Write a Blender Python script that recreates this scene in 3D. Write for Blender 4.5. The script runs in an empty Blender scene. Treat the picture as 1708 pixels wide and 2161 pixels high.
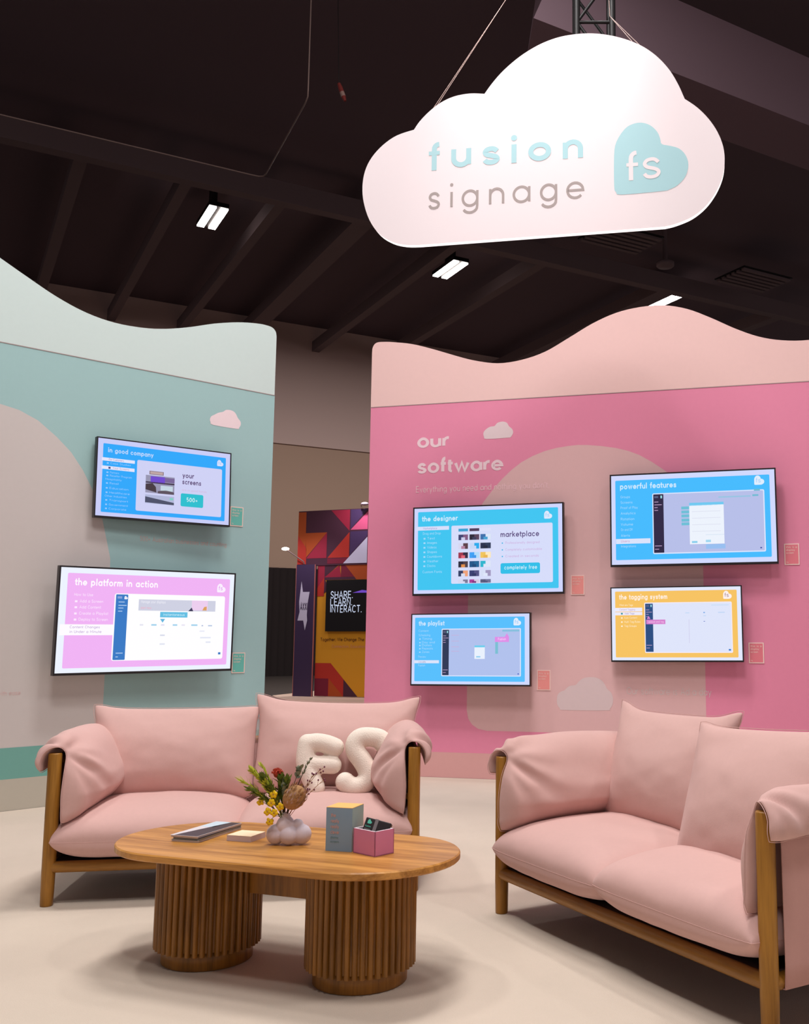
import bpy, bmesh, math, random
import numpy as np
from mathutils import Vector, Matrix, Euler
random.seed(7)
sc = bpy.context.scene
C = sc.collection
PI = math.pi

# ------------------------------------------------------------------ camera, world, lights, exposure
cam = bpy.data.cameras.new('camera'); camo = bpy.data.objects.new('camera', cam); C.objects.link(camo)
camo.location = (0, 0, 1.0898)
cam.sensor_fit = 'VERTICAL'; cam.sensor_height = 36.0; cam.sensor_width = 36.0
cam.lens = 2085.0/2161*36.0
cam.shift_x = -(1133.8-854)/2161
cam.shift_y = 0.0
cam.clip_end = 300
camo.rotation_mode = 'QUATERNION'
camo.rotation_quaternion = (Euler((PI/2+0.1254, 0, 0)).to_matrix() @ Euler((0, 0, 0.0012)).to_matrix()).to_quaternion()
sc.camera = camo
sc.view_settings.view_transform = 'Standard'; sc.view_settings.look = 'None'
sc.view_settings.gamma = 1.0; sc.view_settings.use_curve_mapping = False
sc.view_settings.exposure = 0.0
w = bpy.data.worlds.new('world'); sc.world = w; w.use_nodes = True
w.node_tree.nodes['Background'].inputs[0].default_value = (1.0, 0.84, 0.84, 1)
w.node_tree.nodes['Background'].inputs[1].default_value = 0.42
HAZ = 0.542                                   # heading of the hall grid
E1 = Vector((math.cos(HAZ), math.sin(HAZ), 0)); E2 = Vector((-math.sin(HAZ), math.cos(HAZ), 0))
LIGHT_COL = (1.0, 0.965, 0.955)
HIGHBAY_W = 152.0
def area(name, loc, rot, sx, sy, power, col=LIGHT_COL):
    l = bpy.data.lights.new(name, 'AREA'); l.shape = 'RECTANGLE'; l.size = sx; l.size_y = sy
    l.energy = power; l.color = col
    o = bpy.data.objects.new(name, l); C.objects.link(o); o.location = loc; o.rotation_euler = rot
    return o
def spot(name, loc, target, power, angle, blend=0.6, size=0.05, col=LIGHT_COL):
    l = bpy.data.lights.new(name, 'SPOT'); l.energy = power; l.spot_size = angle; l.spot_blend = blend
    l.shadow_soft_size = size; l.color = col
    o = bpy.data.objects.new(name, l); C.objects.link(o); o.location = loc
    d = Vector(target)-Vector(loc); o.rotation_euler = d.to_track_quat('-Z', 'Y').to_euler()
    return o
# the hall's overhead lighting above the aisle on the near side of the booth
area('hall_light_front', (-0.6, 1.2, 7.7), (0, 0, HAZ), 1.6, 1.0, 215)
area('hall_light_back', (-0.6, 4.9, 7.7), (0, 0, HAZ), 1.6, 1.0, 250)
# spotlight rigged above the hanging sign
spot('sign_spotlight', (0.1, 4.55, 6.6), (0.04, 5.45, 4.46), 250, math.radians(36), 1.0, 0.12, (1, .93, .92))

# ------------------------------------------------------------------ helpers
def lin(c):
    c = c/255.0
    return c/12.92 if c <= 0.04045 else ((c+0.055)/1.055)**2.4
def rgb(r, g, b): return (lin(r), lin(g), lin(b), 1.0)
def mat(name, col, rough=0.6, metal=0.0, bump=0.0, bscale=200.0, noise=0.0, nscale=6.0, emit=0.0, sheen=0.0, spec=0.3):
    m = bpy.data.materials.new(name); m.use_nodes = True
    nt = m.node_tree; p = nt.nodes['Principled BSDF']
    p.inputs['Base Color'].default_value = col; p.inputs['Roughness'].default_value = rough
    p.inputs['Metallic'].default_value = metal; p.inputs['Specular IOR Level'].default_value = spec
    if sheen: p.inputs['Sheen Weight'].default_value = sheen; p.inputs['Sheen Roughness'].default_value = .4
    tc = nt.nodes.new('ShaderNodeTexCoord')
    if bump:
        n = nt.nodes.new('ShaderNodeTexNoise'); n.inputs['Scale'].default_value = bscale; n.inputs['Detail'].default_value = 3
        b = nt.nodes.new('ShaderNodeBump'); b.inputs['Strength'].default_value = bump; b.inputs['Distance'].default_value = 0.004
        nt.links.new(tc.outputs['Object'], n.inputs['Vector']); nt.links.new(n.outputs['Fac'], b.inputs['Height'])
        nt.links.new(b.outputs['Normal'], p.inputs['Normal'])
    if noise:
        n = nt.nodes.new('ShaderNodeTexNoise'); n.inputs['Scale'].default_value = nscale; n.inputs['Detail'].default_value = 4
        r = nt.nodes.new('ShaderNodeMapRange'); r.inputs['To Min'].default_value = 1-noise; r.inputs['To Max'].default_value = 1+noise
        mx = nt.nodes.new('ShaderNodeVectorMath'); mx.operation = 'SCALE'; mx.inputs[0].default_value = col[:3]
        nt.links.new(tc.outputs['Object'], n.inputs['Vector']); nt.links.new(n.outputs['Fac'], r.inputs['Value'])
        nt.links.new(r.outputs[0], mx.inputs['Scale']); nt.links.new(mx.outputs[0], p.inputs['Base Color'])
    if emit:
        p.inputs['Emission Color'].default_value = col; p.inputs['Emission Strength'].default_value = emit
    return m
_em = {}
def screen_mat(r, g, b, s=1.0):
    k = (r, g, b, s)
    if k not in _em:
        m = mat('screen_pixels_%d_%d_%d' % (r, g, b), rgb(r, g, b), .35, emit=s, spec=.15)
        m.node_tree.nodes['Principled BSDF'].inputs['Base Color'].default_value = (.01, .01, .01, 1)
        _em[k] = m
    return _em[k]
_pm = {}
def paint(r, g, b, rough=.75):
    k = (r, g, b, rough)
    if k not in _pm: _pm[k] = mat('print_%d_%d_%d' % (r, g, b), rgb(r, g, b), rough, bump=.08, bscale=400, noise=.02, nscale=30)
    return _pm[k]

class MB:
    def __init__(s): s.v = []; s.f = []; s.m = []; s.mats = []; s.sm = []
    def mi(s, m):
        if m not in s.mats: s.mats.append(m)
        return s.mats.index(m)
    def add(s, vs, fs, m, smooth=False):
        o = len(s.v); s.v += [tuple(v) for v in vs]; i = s.mi(m)
        for f in fs: s.f.append([k+o for k in f]); s.m.append(i); s.sm.append(smooth)
    def box(s, x0, x1, y0, y1, z0, z1, m):
        s.add([(x0,y0,z0),(x1,y0,z0),(x1,y1,z0),(x0,y1,z0),(x0,y0,z1),(x1,y0,z1),(x1,y1,z1),(x0,y1,z1)],
              [(0,3,2,1),(4,5,6,7),(0,1,5,4),(1,2,6,5),(2,3,7,6),(3,0,4,7)], m)
    def poly(s, pts, y, m, flip=False):          # polygon in the x-z plane at depth y
        n = len(pts); s.add([(a, y, b) for a, b in pts], [tuple(range(n))[::-1] if flip else tuple(range(n))], m)
    def prism(s, pts, y0, y1, m, mside=None, smooth=False):
        n = len(pts)
        s.add([(a, y0, b) for a, b in pts], [tuple(range(n))], m)
        s.add([(a, y1, b) for a, b in pts], [tuple(range(n))[::-1]], m)
        vs = [(a, y0, b) for a, b in pts]+[(a, y1, b) for a, b in pts]
        s.add(vs, [(i, i+n, (i+1) % n+n, (i+1) % n) for i in range(n)], mside or m, smooth)
    def tube(s, pts, r, m, n=10, caps=True):
        pts = [Vector(p) for p in pts]; rs = r if isinstance(r, (list, tuple)) else [r]*len(pts)
        vs = []; up = None
        for i, p in enumerate(pts):
            t = (pts[min(i+1, len(pts)-1)]-pts[max(i-1, 0)]).normalized()
            if up is None:
                up = Vector((0, 0, 1)) if abs(t.z) < .9 else Vector((1, 0, 0))
            a = t.cross(up).normalized(); b = a.cross(t).normalized(); up = b
            for k in range(n):
                q = 2*PI*k/n; vs.append(p+(a*math.cos(q)+b*math.sin(q))*rs[i])
        fs = []
        for i in range(len(pts)-1):
            for k in range(n):
                fs.append((i*n+k, i*n+(k+1) % n, (i+1)*n+(k+1) % n, (i+1)*n+k))
        s.add(vs, fs, m, True)
        if caps:
            L = len(pts)-1
            s.add(vs[:n], [tuple(range(n))[::-1]], m); s.add(vs[L*n:], [tuple(range(n))], m)
    def lathe(s, prof, m, n=32, cx=0, cy=0, smooth=True):
        vs = []
        for r, z in prof:
            for k in range(n): vs.append((cx+r*math.cos(2*PI*k/n), cy+r*math.sin(2*PI*k/n), z))
        fs = [(i*n+k, i*n+(k+1) % n, (i+1)*n+(k+1) % n, (i+1)*n+k) for i in range(len(prof)-1) for k in range(n)]
        s.add(vs, fs, m, smooth)
    def ball(s, c, r, m, nu=12, nv=8, sc_=(1, 1, 1), rot=None):
        vs = []; fs = []
        for j in range(nv+1):
            for k in range(nu):
                t = PI*j/nv; p = 2*PI*k/nu
                v = Vector((math.sin(t)*math.cos(p)*sc_[0], math.sin(t)*math.sin(p)*sc_[1], math.cos(t)*sc_[2]))*r
                if rot: v = rot @ v
                vs.append(v+Vector(c))
        for j in range(nv):
            for k in range(nu): fs.append((j*nu+k, (j+1)*nu+k, (j+1)*nu+(k+1) % nu, j*nu+(k+1) % nu))
        s.add(vs, fs, m, True)
    def build(s, name, parent=None, loc=None, rotz=0, bevel=0, subsurf=0):
        me = bpy.data.meshes.new(name); me.from_pydata(s.v, [], s.f)
        for m in s.mats: me.materials.append(m)
        me.polygons.foreach_set('material_index', s.m); me.polygons.foreach_set('use_smooth', s.sm); me.update()
        o = bpy.data.objects.new(name, me); C.objects.link(o)
        if parent: o.parent = parent
        if loc: o.location = loc
        o.rotation_euler.z = rotz
        if bevel:
            b = o.modifiers.new('bevel', 'BEVEL'); b.width = bevel; b.segments = 3; b.limit_method = 'ANGLE'; b.angle_limit = .7
        if subsurf:
            b = o.modifiers.new('sub', 'SUBSURF'); b.levels = subsurf; b.render_levels = subsurf
        return o
def tag(o, label=None, cat=None, group=None, kind=None):
    if label: o['label'] = label
    if cat: o['category'] = cat
    if group: o['group'] = group
    if kind: o['kind'] = kind
    return o
def empty(name, loc, rotz=0, label=None, cat=None, group=None):
    o = bpy.data.objects.new(name, None); C.objects.link(o); o.location = loc; o.rotation_euler = (0, 0, rotz)
    o.empty_display_size = .05
    return tag(o, label, cat, group)
def copy_tree(o, parent=None):
    c = o.copy(); C.objects.link(c)
    if parent: c.parent = parent
    for ch in list(o.children): copy_tree(ch, c)
    return c
def rrect(x0, x1, z0, z1, r, n=5):
    p = []
    for cx, cz, a in ((x1-r, z0+r, -90), (x1-r, z1-r, 0), (x0+r, z1-r, 90), (x0+r, z0+r, 180)):
        for i in range(n+1):
            t = math.radians(a+90*i/n); p.append((cx+r*math.cos(t), cz+r*math.sin(t)))
    return p
def smooth_path(P, n=5, closed=False):
    P = [np.array(p, float) for p in P]; out = []
    N = len(P)
    for i in range(N if closed else N-1):
        if closed: a, b, c, d = P[i-1], P[i], P[(i+1) % N], P[(i+2) % N]
        else: a, b, c, d = P[max(i-1, 0)], P[i], P[i+1], P[min(i+2, N-1)]
        for k in range(n):
            t = k/n
            out.append(.5*((2*b)+(-a+c)*t+(2*a-5*b+4*c-d)*t*t+(-a+3*b-3*c+d)*t**3))
    if not closed: out.append(P[-1])
    return [tuple(p) for p in out]

# ------------------------------------------------------------------ a stroke alphabet (x-height 1, baseline 0)
def arc(cx, cy, rx, ry, a0, a1, n=None):
    n = n or max(3, int(abs(a1-a0)/18))
    return [(cx+rx*math.cos(math.radians(a0+(a1-a0)*i/n)), cy+ry*math.sin(math.radians(a0+(a1-a0)*i/n))) for i in range(n+1)]
O_ = arc(.45, .5, .45, .5, 0, 360)
S_ = lambda w, h: smooth_path([(w*.93, h*.80), (w*.75, h*.95), (w*.5, h), (w*.2, h*.93), (w*.07, h*.75), (w*.2, h*.58), (w*.5, h*.5), (w*.82, h*.4), (w*.95, h*.24), (w*.8, h*.06), (w*.48, 0), (w*.2, h*.05), (w*.04, h*.2)], 2)
G = {
 'a': (.9, [O_, [(.9, 1), (.9, 0)]]), 'b': (.9, [O_, [(0, 1.5), (0, 0)]]), 'c': (.8, [arc(.45, .5, .45, .5, 45, 315)]),
 'd': (.9, [O_, [(.9, 1.5), (.9, 0)]]), 'e': (.9, [[(.02, .5), (.9, .5)]+arc(.45, .5, .45, .5, 0, 318)[1:]]),
 'f': (.32, [[(.12, 0), (.12, 1.2)]+arc(.34, 1.2, .22, .3, 180, 80)[1:], [(-.1, 1), (.44, 1)]]),
 'g': (.9, [O_, [(.9, 1), (.9, 0)]+arc(.45, -.05, .45, .42, 0, -150)[1:]]),
 'h': (.8, [[(0, 1.5), (0, 0)], [(0, .55)]+arc(.4, .58, .4, .42, 180, 0)+[(.8, 0)]]),
 'i': (.1, [[(.05, 0), (.05, 1)], 'dot']), 'j': (.3, [[(.25, 1), (.25, -.2)]+arc(.05, -.2, .2, .25, 0, -90)[1:]]),
 'k': (.75, [[(0, 1.5), (0, 0)], [(.7, 1), (.05, .45)], [(.25, .6), (.75, 0)]]), 'l': (.1, [[(.05, 1.5), (.05, 0)]]),
 'm': (1.3, [[(0, 1), (0, 0)], [(0, .55)]+arc(.33, .62, .33, .38, 180, 0)+[(.66, 0)], [(.66, .55)]+arc(.98, .62, .32, .38, 180, 0)+[(1.3, 0)]]),
 'n': (.8, [[(0, 1), (0, 0)], [(0, .55)]+arc(.4, .58, .4, .42, 180, 0)+[(.8, 0)]]), 'o': (.9, [O_]),
 'p': (.9, [O_, [(0, 1), (0, -.5)]]), 'q': (.9, [O_, [(.9, 1), (.9, -.5)]]),
 'r': (.42, [[(0, 1), (0, 0)], [(0, .5)]+arc(.4, .5, .4, .5, 180, 75)]), 's': (.7, [S_(.7, 1)]),
 't': (.32, [[(.12, 1.35), (.12, .25)]+arc(.34, .25, .22, .25, 180, 275)[1:], [(-.08, 1), (.44, 1)]]),
 'u': (.8, [[(0, 1), (0, .42)]+arc(.4, .42, .4, .42, 180, 360)[1:]+[(.8, 1)], [(.8, .5), (.8, 0)]]),
 'v': (.8, [[(0, 1), (.4, 0), (.8, 1)]]), 'w': (1.3, [[(0, 1), (.34, 0), (.65, 1), (.96, 0), (1.3, 1)]]),
 'x': (.75, [[(0, 1), (.75, 0)], [(0, 0), (.75, 1)]]), 'y': (.8, [[(0, 1), (.4, 0)], [(.8, 1), (.22, -.5)]]),
 'z': (.7, [[(0, 1), (.7, 1), (0, 0), (.7, 0)]]),
 'A': (1.1, [[(0, 0), (.55, 1.5), (1.1, 0)], [(.2, .5), (.9, .5)]]), 'B': (.9, [[(0, 0), (0, 1.5), (.5, 1.5)]+arc(.5, 1.15, .33, .35, 90, -90)+[(0, .8), (.55, .8)]+arc(.55, .4, .35, .4, 90, -90)+[(0, 0)]]),
 'C': (1.1, [arc(.6, .75, .6, .75, 45, 315)]), 'D': (1.1, [[(0, 0), (0, 1.5), (.4, 1.5)]+arc(.4, .75, .7, .75, 90, -90)+[(0, 0)]]),
 'E': (.85, [[(.85, 1.5), (0, 1.5), (0, 0), (.85, 0)], [(0, .78), (.75, .78)]]), 'F': (.8, [[(.8, 1.5), (0, 1.5), (0, 0)], [(0, .8), (.7, .8)]]),
 'H': (1.0, [[(0, 1.5), (0, 0)], [(1, 1.5), (1, 0)], [(0, .75), (1, .75)]]), 'I': (.1, [[(.05, 1.5), (.05, 0)]]),
 'L': (.8, [[(0, 1.5), (0, 0), (.8, 0)]]), 'M': (1.3, [[(0, 0), (0, 1.5), (.65, .4), (1.3, 1.5), (1.3, 0)]]),
 'N': (1.05, [[(0, 0), (0, 1.5), (1.05, 0), (1.05, 1.5)]]), 'O': (1.3, [arc(.65, .75, .65, .75, 0, 360)]),
 'P': (.9, [[(0, 0), (0, 1.5), (.5, 1.5)]+arc(.5, 1.1, .4, .4, 90, -90)+[(0, .7)]]),
 'R': (.95, [[(0, 0), (0, 1.5), (.5, 1.5)]+arc(.5, 1.12, .4, .38, 90, -90)+[(0, .74)], [(.45, .74), (.95, 0)]]),
 'S': (.9, [S_(.9, 1.5)]), 'T': (1.0, [[(0, 1.5), (1, 1.5)], [(.5, 1.5), (.5, 0)]]),
 'U': (1.0, [[(0, 1.5), (0, .5)]+arc(.5, .5, .5, .5, 180, 360)[1:]+[(1, 1.5)]]), 'W': (1.6, [[(0, 1.5), (.4, 0), (.8, 1.5), (1.2, 0), (1.6, 1.5)]]),
 'G': (1.15, [arc(.6, .75, .6, .75, 45, 355)+[(.65, .7)]]), 'V': (1.1, [[(0, 1.5), (.55, 0), (1.1, 1.5)]]), 'K': (.95, [[(0, 1.5), (0, 0)], [(.9, 1.5), (.05, .6)], [(.3, .85), (.95, 0)]]), 'J': (.6, [[(.6, 1.5), (.6, .35)]+arc(.3, .35, .3, .35, 0, -170)[1:]]), 'Q': (1.3, [arc(.65, .75, .65, .75, 0, 360), [(.8, .4), (1.25, -.05)]]),
 'Y': (1.0, [[(0, 1.5), (.5, .8), (1, 1.5)], [(.5, .8), (.5, 0)]]), 'Z': (1.0, [[(0, 1.5), (1, 1.5), (0, 0), (1, 0)]]),
 'X': (1.0, [[(0, 0), (1, 1.5)], [(1, 0), (0, 1.5)]]),
 '5': (.8, [[(.75, 1.5), (.15, 1.5), (.1, .85)]+arc(.38, .48, .42, .46, 120, -130)]), '0': (.9, [arc(.45, .75, .45, .75, 0, 360)]),
 '+': (.8, [[(0, .6), (.8, .6)], [(.4, .2), (.4, 1)]]), '-': (.5, [[(0, .5), (.5, .5)]]), "'": (.1, [[(.05, 1.5), (.05, 1.15)]]),
 '.': (.1, ['full']), ',': (.15, [[(.1, .08), (0, -.25)]]), '&': (1.0, [smooth_path([(1, 0), (.3, .9), (.25, 1.3), (.5, 1.5), (.7, 1.3), (.6, 1), (.1, .55), (.05, .2), (.4, 0), (.8, .2), (.95, .6)], 2)]), ' ': (.35, []),
}
_lay = [0]
def ribbon(mb, pts, hw, y, m, fx, cap=False):
    _lay[0] += 1; y = y-.00013*(_lay[0] % 4)      # strokes lie just over one another like layered vinyl
    P = [np.array(p, float) for p in pts]; n = len(P)
    closed = n > 3 and np.hypot(*(P[0]-P[-1])) < 1e-6
    L = []; R = []
    for i in range(n):
        if closed:
            a = P[i-1] if i > 0 else P[-2]; b = P[i+1] if i < n-1 else P[1]
        else:
            a = P[max(i-1, 0)]; b = P[min(i+1, n-1)]
        d1 = P[i]-a; d2 = b-P[i]
        l1 = np.hypot(*d1); l2 = np.hypot(*d2)
        if l1 < 1e-9: d1 = d2
        if l2 < 1e-9: d2 = d1
        d1 = d1/np.hypot(*d1); d2 = d2/np.hypot(*d2)
        t = d1+d2; k = np.hypot(*t)
        if k < .5: t = d2; k = 1.
        t = t/k; nrm = np.array([-t[1], t[0]]); c = max(.55, abs(float(nrm @ np.array([-d1[1], d1[0]]))))
        L.append(P[i]+nrm*hw/c); R.append(P[i]-nrm*hw/c)
    vs = [fx(p) for p in L]+[fx(p) for p in R]
    mb.add([(a, y, b) for a, b in vs], [(i, i+n, i+1+n, i+1) for i in range(n-1)], m)
    if cap:
        for p in (P[0], P[-1]): disc(mb, p, hw, y-.00006, m, fx)
def disc(mb, p, r, y, m, fx=lambda q: q, n=12):
    vs = [fx((p[0]+r*math.cos(2*PI*k/n), p[1]+r*math.sin(2*PI*k/n))) for k in range(n)]
    mb.add([(a, y, b) for a, b in vs], [tuple(range(n))], m)
def glyph(mb, ch, x, base, xh, hw, y, m, sx=1.0, cap=False):
    fx = lambda p: (x+p[0]*xh*sx, base+p[1]*xh)
    for st in G[ch][1]:
        if st == 'dot': disc(mb, (.05, 1.38), hw*1.35, y, m, fx)
        elif st == 'full': disc(mb, (.05, .08), hw*1.2, y, m, fx)
        else: ribbon(mb, st, hw, y, m, fx, cap)
def text(mb, s, x, base, xh, y, m, width=None, weight=.2, gap=None, cap=False):
    """weight = stroke width over x-height; strokes are inset so letters keep their height"""
    hw = weight/2; gap = gap if gap is not None else .22+weight
    tot = sum(G[c][0]+gap for c in s)-gap+weight
    sx = 1.0 if width is None else width/(tot*xh)
    px = x+hw*xh*sx
    k = 1-weight
    for c in s:
        # shrink the skeleton vertically by the pen width
        fx = lambda p, px=px: (px+p[0]*xh*sx, base+hw*xh+(p[1]*k if p[1] <= 1 else k+(p[1]-1)*.92)*xh)
        for st in G[c][1]:
            if st == 'dot': disc(mb, (.05, 1.46), hw*1.15, y, m, fx)
            elif st == 'full': disc(mb, (.05, .04), hw*1.2, y, m, fx)
            else: ribbon(mb, st, hw, y, m, fx, cap)
        px += (G[c][0]+gap)*xh*sx

# ------------------------------------------------------------------ materials
M = {}
M['carpet'] = mat('cream_carpet', rgb(206, 191, 175), .95, bump=.5, bscale=260, noise=.09, nscale=2.2)
M['hall_floor'] = mat('dark_hall_floor', rgb(62, 54, 50), .7, noise=.1)
M['hall_wall'] = mat('hall_wall_paint', rgb(190, 164, 156), .9)
M['hall_wall_low'] = mat('hall_wall_lower', rgb(168, 140, 122), .9)
M['drape'] = mat('black_drape', rgb(38, 30, 30), .95)
M['ceil'] = mat('black_ceiling', rgb(100, 84, 91), .95)
M['beam'] = mat('dark_beam', rgb(112, 96, 98), .9)
M['duct'] = mat('grey_purple_duct', rgb(138, 114, 124), .8)
M['black'] = mat('black_metal', rgb(20, 17, 18), .5)
M['cable'] = mat('steel_cable', rgb(150, 125, 118), .4, .3)
M['pipe'] = mat('conduit', rgb(120, 98, 92), .5)
M['fabric'] = mat('pink_linen', rgb(215, 174, 167), .92, bump=.35, bscale=900, noise=.03, nscale=60, sheen=.15)
def add_folds(m, sc_, st_, dist):
    nt = m.node_tree; p = nt.nodes['Principled BSDF']; old = p.inputs['Normal'].links[0].from_node
    tc = nt.nodes.new('ShaderNodeTexCoord'); n = nt.nodes.new('ShaderNodeTexNoise'); n.inputs['Scale'].default_value = sc_; n.inputs['Detail'].default_value = 1.2; n.inputs['Distortion'].default_value = .3
    b = nt.nodes.new('ShaderNodeBump'); b.inputs['Strength'].default_value = st_; b.inputs['Distance'].default_value = dist
    nt.links.new(tc.outputs['Object'], n.inputs['Vector']); nt.links.new(n.outputs['Fac'], b.inputs['Height']); nt.links.new(b.outputs['Normal'], old.inputs['Normal'])
add_folds(M['fabric'], 4.5, .28, .04)
M['fabric_side'] = mat('pink_linen_panel', rgb(205, 158, 150), .92, bump=.3, bscale=900)
M['under'] = mat('dark_underlay', rgb(60, 45, 44), .95)
M['boucle'] = mat('cream_boucle', rgb(242, 228, 214), .98, bump=.6, bscale=200)
M['mint_pale'] = paint(198, 214, 211); M['teal'] = paint(156, 190, 190); M['arch_grey'] = paint(198, 190, 187)
M['teal_deep'] = paint(112, 166, 156)
M['pink_pale'] = paint(232, 194, 190); M['pink'] = paint(228, 138, 168); M['arch_pink'] = paint(220, 178, 179)
M['seam'] = mat('panel_seam', rgb(170, 150, 150), .7)
M['bezel'] = mat('tv_bezel', rgb(24, 20, 24), .35, spec=.5)
M['glass'] = None
def wood(name, c1, c2, ax, sc1=3.0, stretch=.07, rough=.38):
    m = bpy.data.materials.new(name); m.use_nodes = True; nt = m.node_tree; p = nt.nodes['Principled BSDF']
    tc = nt.nodes.new('ShaderNodeTexCoord'); mp = nt.nodes.new('ShaderNodeMapping')
    s = [1, 1, 1]; s[ax] = stretch; mp.inputs['Scale'].default_value = s
    n1 = nt.nodes.new('ShaderNodeTexNoise'); n1.inputs['Scale'].default_value = sc1*8; n1.inputs['Detail'].default_value = 5; n1.inputs['Distortion'].default_value = .6
    n2 = nt.nodes.new('ShaderNodeTexNoise'); n2.inputs['Scale'].default_value = sc1*60; n2.inputs['Detail'].default_value = 2
    ad = nt.nodes.new('ShaderNodeMath'); ad.operation = 'MULTIPLY_ADD'; ad.inputs[1].default_value = .35
    cr = nt.nodes.new('ShaderNodeValToRGB'); cr.color_ramp.elements[0].position = .45; cr.color_ramp.elements[1].position = .85
    cr.color_ramp.elements[0].color = c1; cr.color_ramp.elements[1].color = c2
    nt.links.new(tc.outputs['Object'], mp.inputs['Vector']); nt.links.new(mp.outputs[0], n1.inputs['Vector']); nt.links.new(mp.outputs[0], n2.inputs['Vector'])
    nt.links.new(n2.outputs['Fac'], ad.inputs[0]); nt.links.new(n1.outputs['Fac'], ad.inputs[2]); nt.links.new(ad.outputs[0], cr.inputs['Fac'])
    nt.links.new(cr.outputs['Color'], p.inputs['Base Color']); p.inputs['Roughness'].default_value = rough; p.inputs['Specular IOR Level'].default_value = .35
    return m
M['table_wood'] = wood('table_top_wood', rgb(152, 98, 38), rgb(208, 148, 74), 0)
M['slat_wood'] = wood('slat_wood', rgb(104, 66, 20), rgb(156, 104, 38), 2)
M['frame_wood'] = wood('sofa_frame_wood', rgb(128, 84, 22), rgb(172, 120, 44), 2)
M['rail_wood'] = wood('sofa_rail_wood', rgb(118, 78, 22), rgb(160, 110, 42), 0)

# ------------------------------------------------------------------ setting: floor, hall, ceiling
def strip_obj(name, quads, m, kind='structure'):
    mb = MB()
    for q in quads: mb.add(q, [tuple(range(len(q)))], m)
    return tag(mb.build(name), kind=kind)
def hall(a, b, z=0): v = E1*a+E2*b; return (v.x, v.y, z)
mb = MB(); mb.add([hall(-25, -14), hall(40, -14), hall(40, 27.9), hall(-25, 27.9)], [(0, 1, 2, 3)], M['hall_floor'])
fl = mb.build('floor', loc=(0, 0, -.02)); tag(fl, kind='structure')
# booth carpet: its own raised sheet
mb = MB(); 
def wpt(s_, az, d_, off): return (s_*math.cos(az)+math.sin(az)*off, d_+s_*math.sin(az)-math.cos(az)*off)
cp = [(-5.2, -2.5), (4.3, -2.5), wpt(4.2, -.2488, 7.7052, .004), wpt(-1.43, -.2488, 7.7052, .004), wpt(-2.968, .7946, 9.7676, .004), wpt(-7.0, .7946, 9.7676, .004)]
n = len(cp); mb.add([(x, y, 0) for x, y in cp]+[(x, y, -.02) for x, y in cp], [tuple(range(n))]+[(i, i+n, (i+1) % n+n, (i+1) % n)[::-1] for i in range(n)], M['carpet'])
tag(mb.build('carpet'), 'cream wall to wall booth carpet under the sofas and coffee table', 'carpet')
# hall wall behind everything: black drape band, lower wall, upper wall
HW = hall(0, 27.84); 
mb = MB(); mb.box(-20, 30, 0, .4, 3.03, 6.6, M['hall_wall_low']); mb.box(-20, 30, -.06, .4, 6.6, 10.2, M['hall_wall'])
tag(mb.build('wall_hall', loc=HW, rotz=HAZ), kind='structure')
mb = MB()
for i in range(120):
    x0 = -12+i*.2
    mb.add([(x0, -.1, .0), (x0+.1, -.16, .0), (x0+.2, -.1, .0), (x0, -.1, 3.03), (x0+.1, -.16, 3.03), (x0+.2, -.1, 3.03)], [(0, 1, 4, 3), (1, 2, 5, 4)], M['drape'], True)
mb.box(-12, 12, -.09, 0, 0, 3.0, M['drape'])
tag(mb.build('drape', loc=(HW[0], HW[1], -.02), rotz=HAZ), 'tall black pipe and drape curtain along the foot of the hall wall', 'curtain')
mb = MB(); mb.add([hall(-25, -14, 10.2), hall(40, -14, 10.2), hall(40, 28.3, 10.2), hall(-25, 28.3, 10.2)], [(3, 2, 1, 0)], M['ceil'])
tag(mb.build('ceiling'), kind='structure')
def beam(a0, a1, b0, b1, z0, z1, n):
    mb = MB(); p = [hall(a0, b0), hall(a1, b0), hall(a1, b1), hall(a0, b1)]
    vs = [(x, y, z0) for x, y, _ in p]+[(x, y, z1) for x, y, _ in p]
    mb.add(vs, [(0, 3, 2, 1), (4, 5, 6, 7), (0, 1, 5, 4), (1, 2, 6, 5), (2, 3, 7, 6), (3, 0, 4, 7)], M['beam'])
    return tag(mb.build('trim_%d' % n), kind='structure')
k = 1
beam(-12, 26, 17.85, 18.1, 9.3, 9.7, k); k += 1
for a, wd in ((-.3, .2), (1.62, .22), (3.42, .2), (5.2, .2), (6.9, .42), (9.05, .22), (11.2, .24), (14.75, .45), (18.5, .3)):
    beam(a-wd/2, a+wd/2, 18.1, 27.8, 9.45, 9.75, k); k += 1
# duct boxed along the ceiling
mb = MB(); dw = .92; dh = 1.0; dl = 8.0
vs = [(0, 0, 0), (dl, 0, 0), (dl, dw, 0), (.45, dw, 0), (.42, 0, dh), (dl, 0, dh), (dl, dw, dh), (.6, dw, dh)]
mb.add(vs, [(0, 3, 2, 1), (4, 5, 6, 7), (0, 1, 5, 4), (1, 2, 6, 5), (2, 3, 7, 6), (3, 0, 4, 7)], M['duct'])
tag(mb.build('air_duct', loc=(-.046, 10.342, 8.0), rotz=.56), 'long grey purple boxed duct below the ceiling, upper right behind the hanging sign', 'duct')
def louvre(p, lab):
    r = empty('ceiling_vent', p, HAZ, lab, 'vent', 'louvred vents under the black ceiling')
    b = MB(); b.box(-.75, .75, -.5, .5, .05, .08, M['black']); b.build('backing', r)
    for i_ in range(6): b = MB(); b.box(-.72, .72, -.46+i_*.165, -.37+i_*.165, 0, .05, M['beam']); b.build('louvre', r)
    return r
louvre((1.75, 19.79, 9.3), 'faint louvred vent just below the right lower edge of the cloud sign')
louvre((5.04, 22.16, 9.3), 'faint louvred vent at the far right of the ceiling, over the pink wall')
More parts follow.
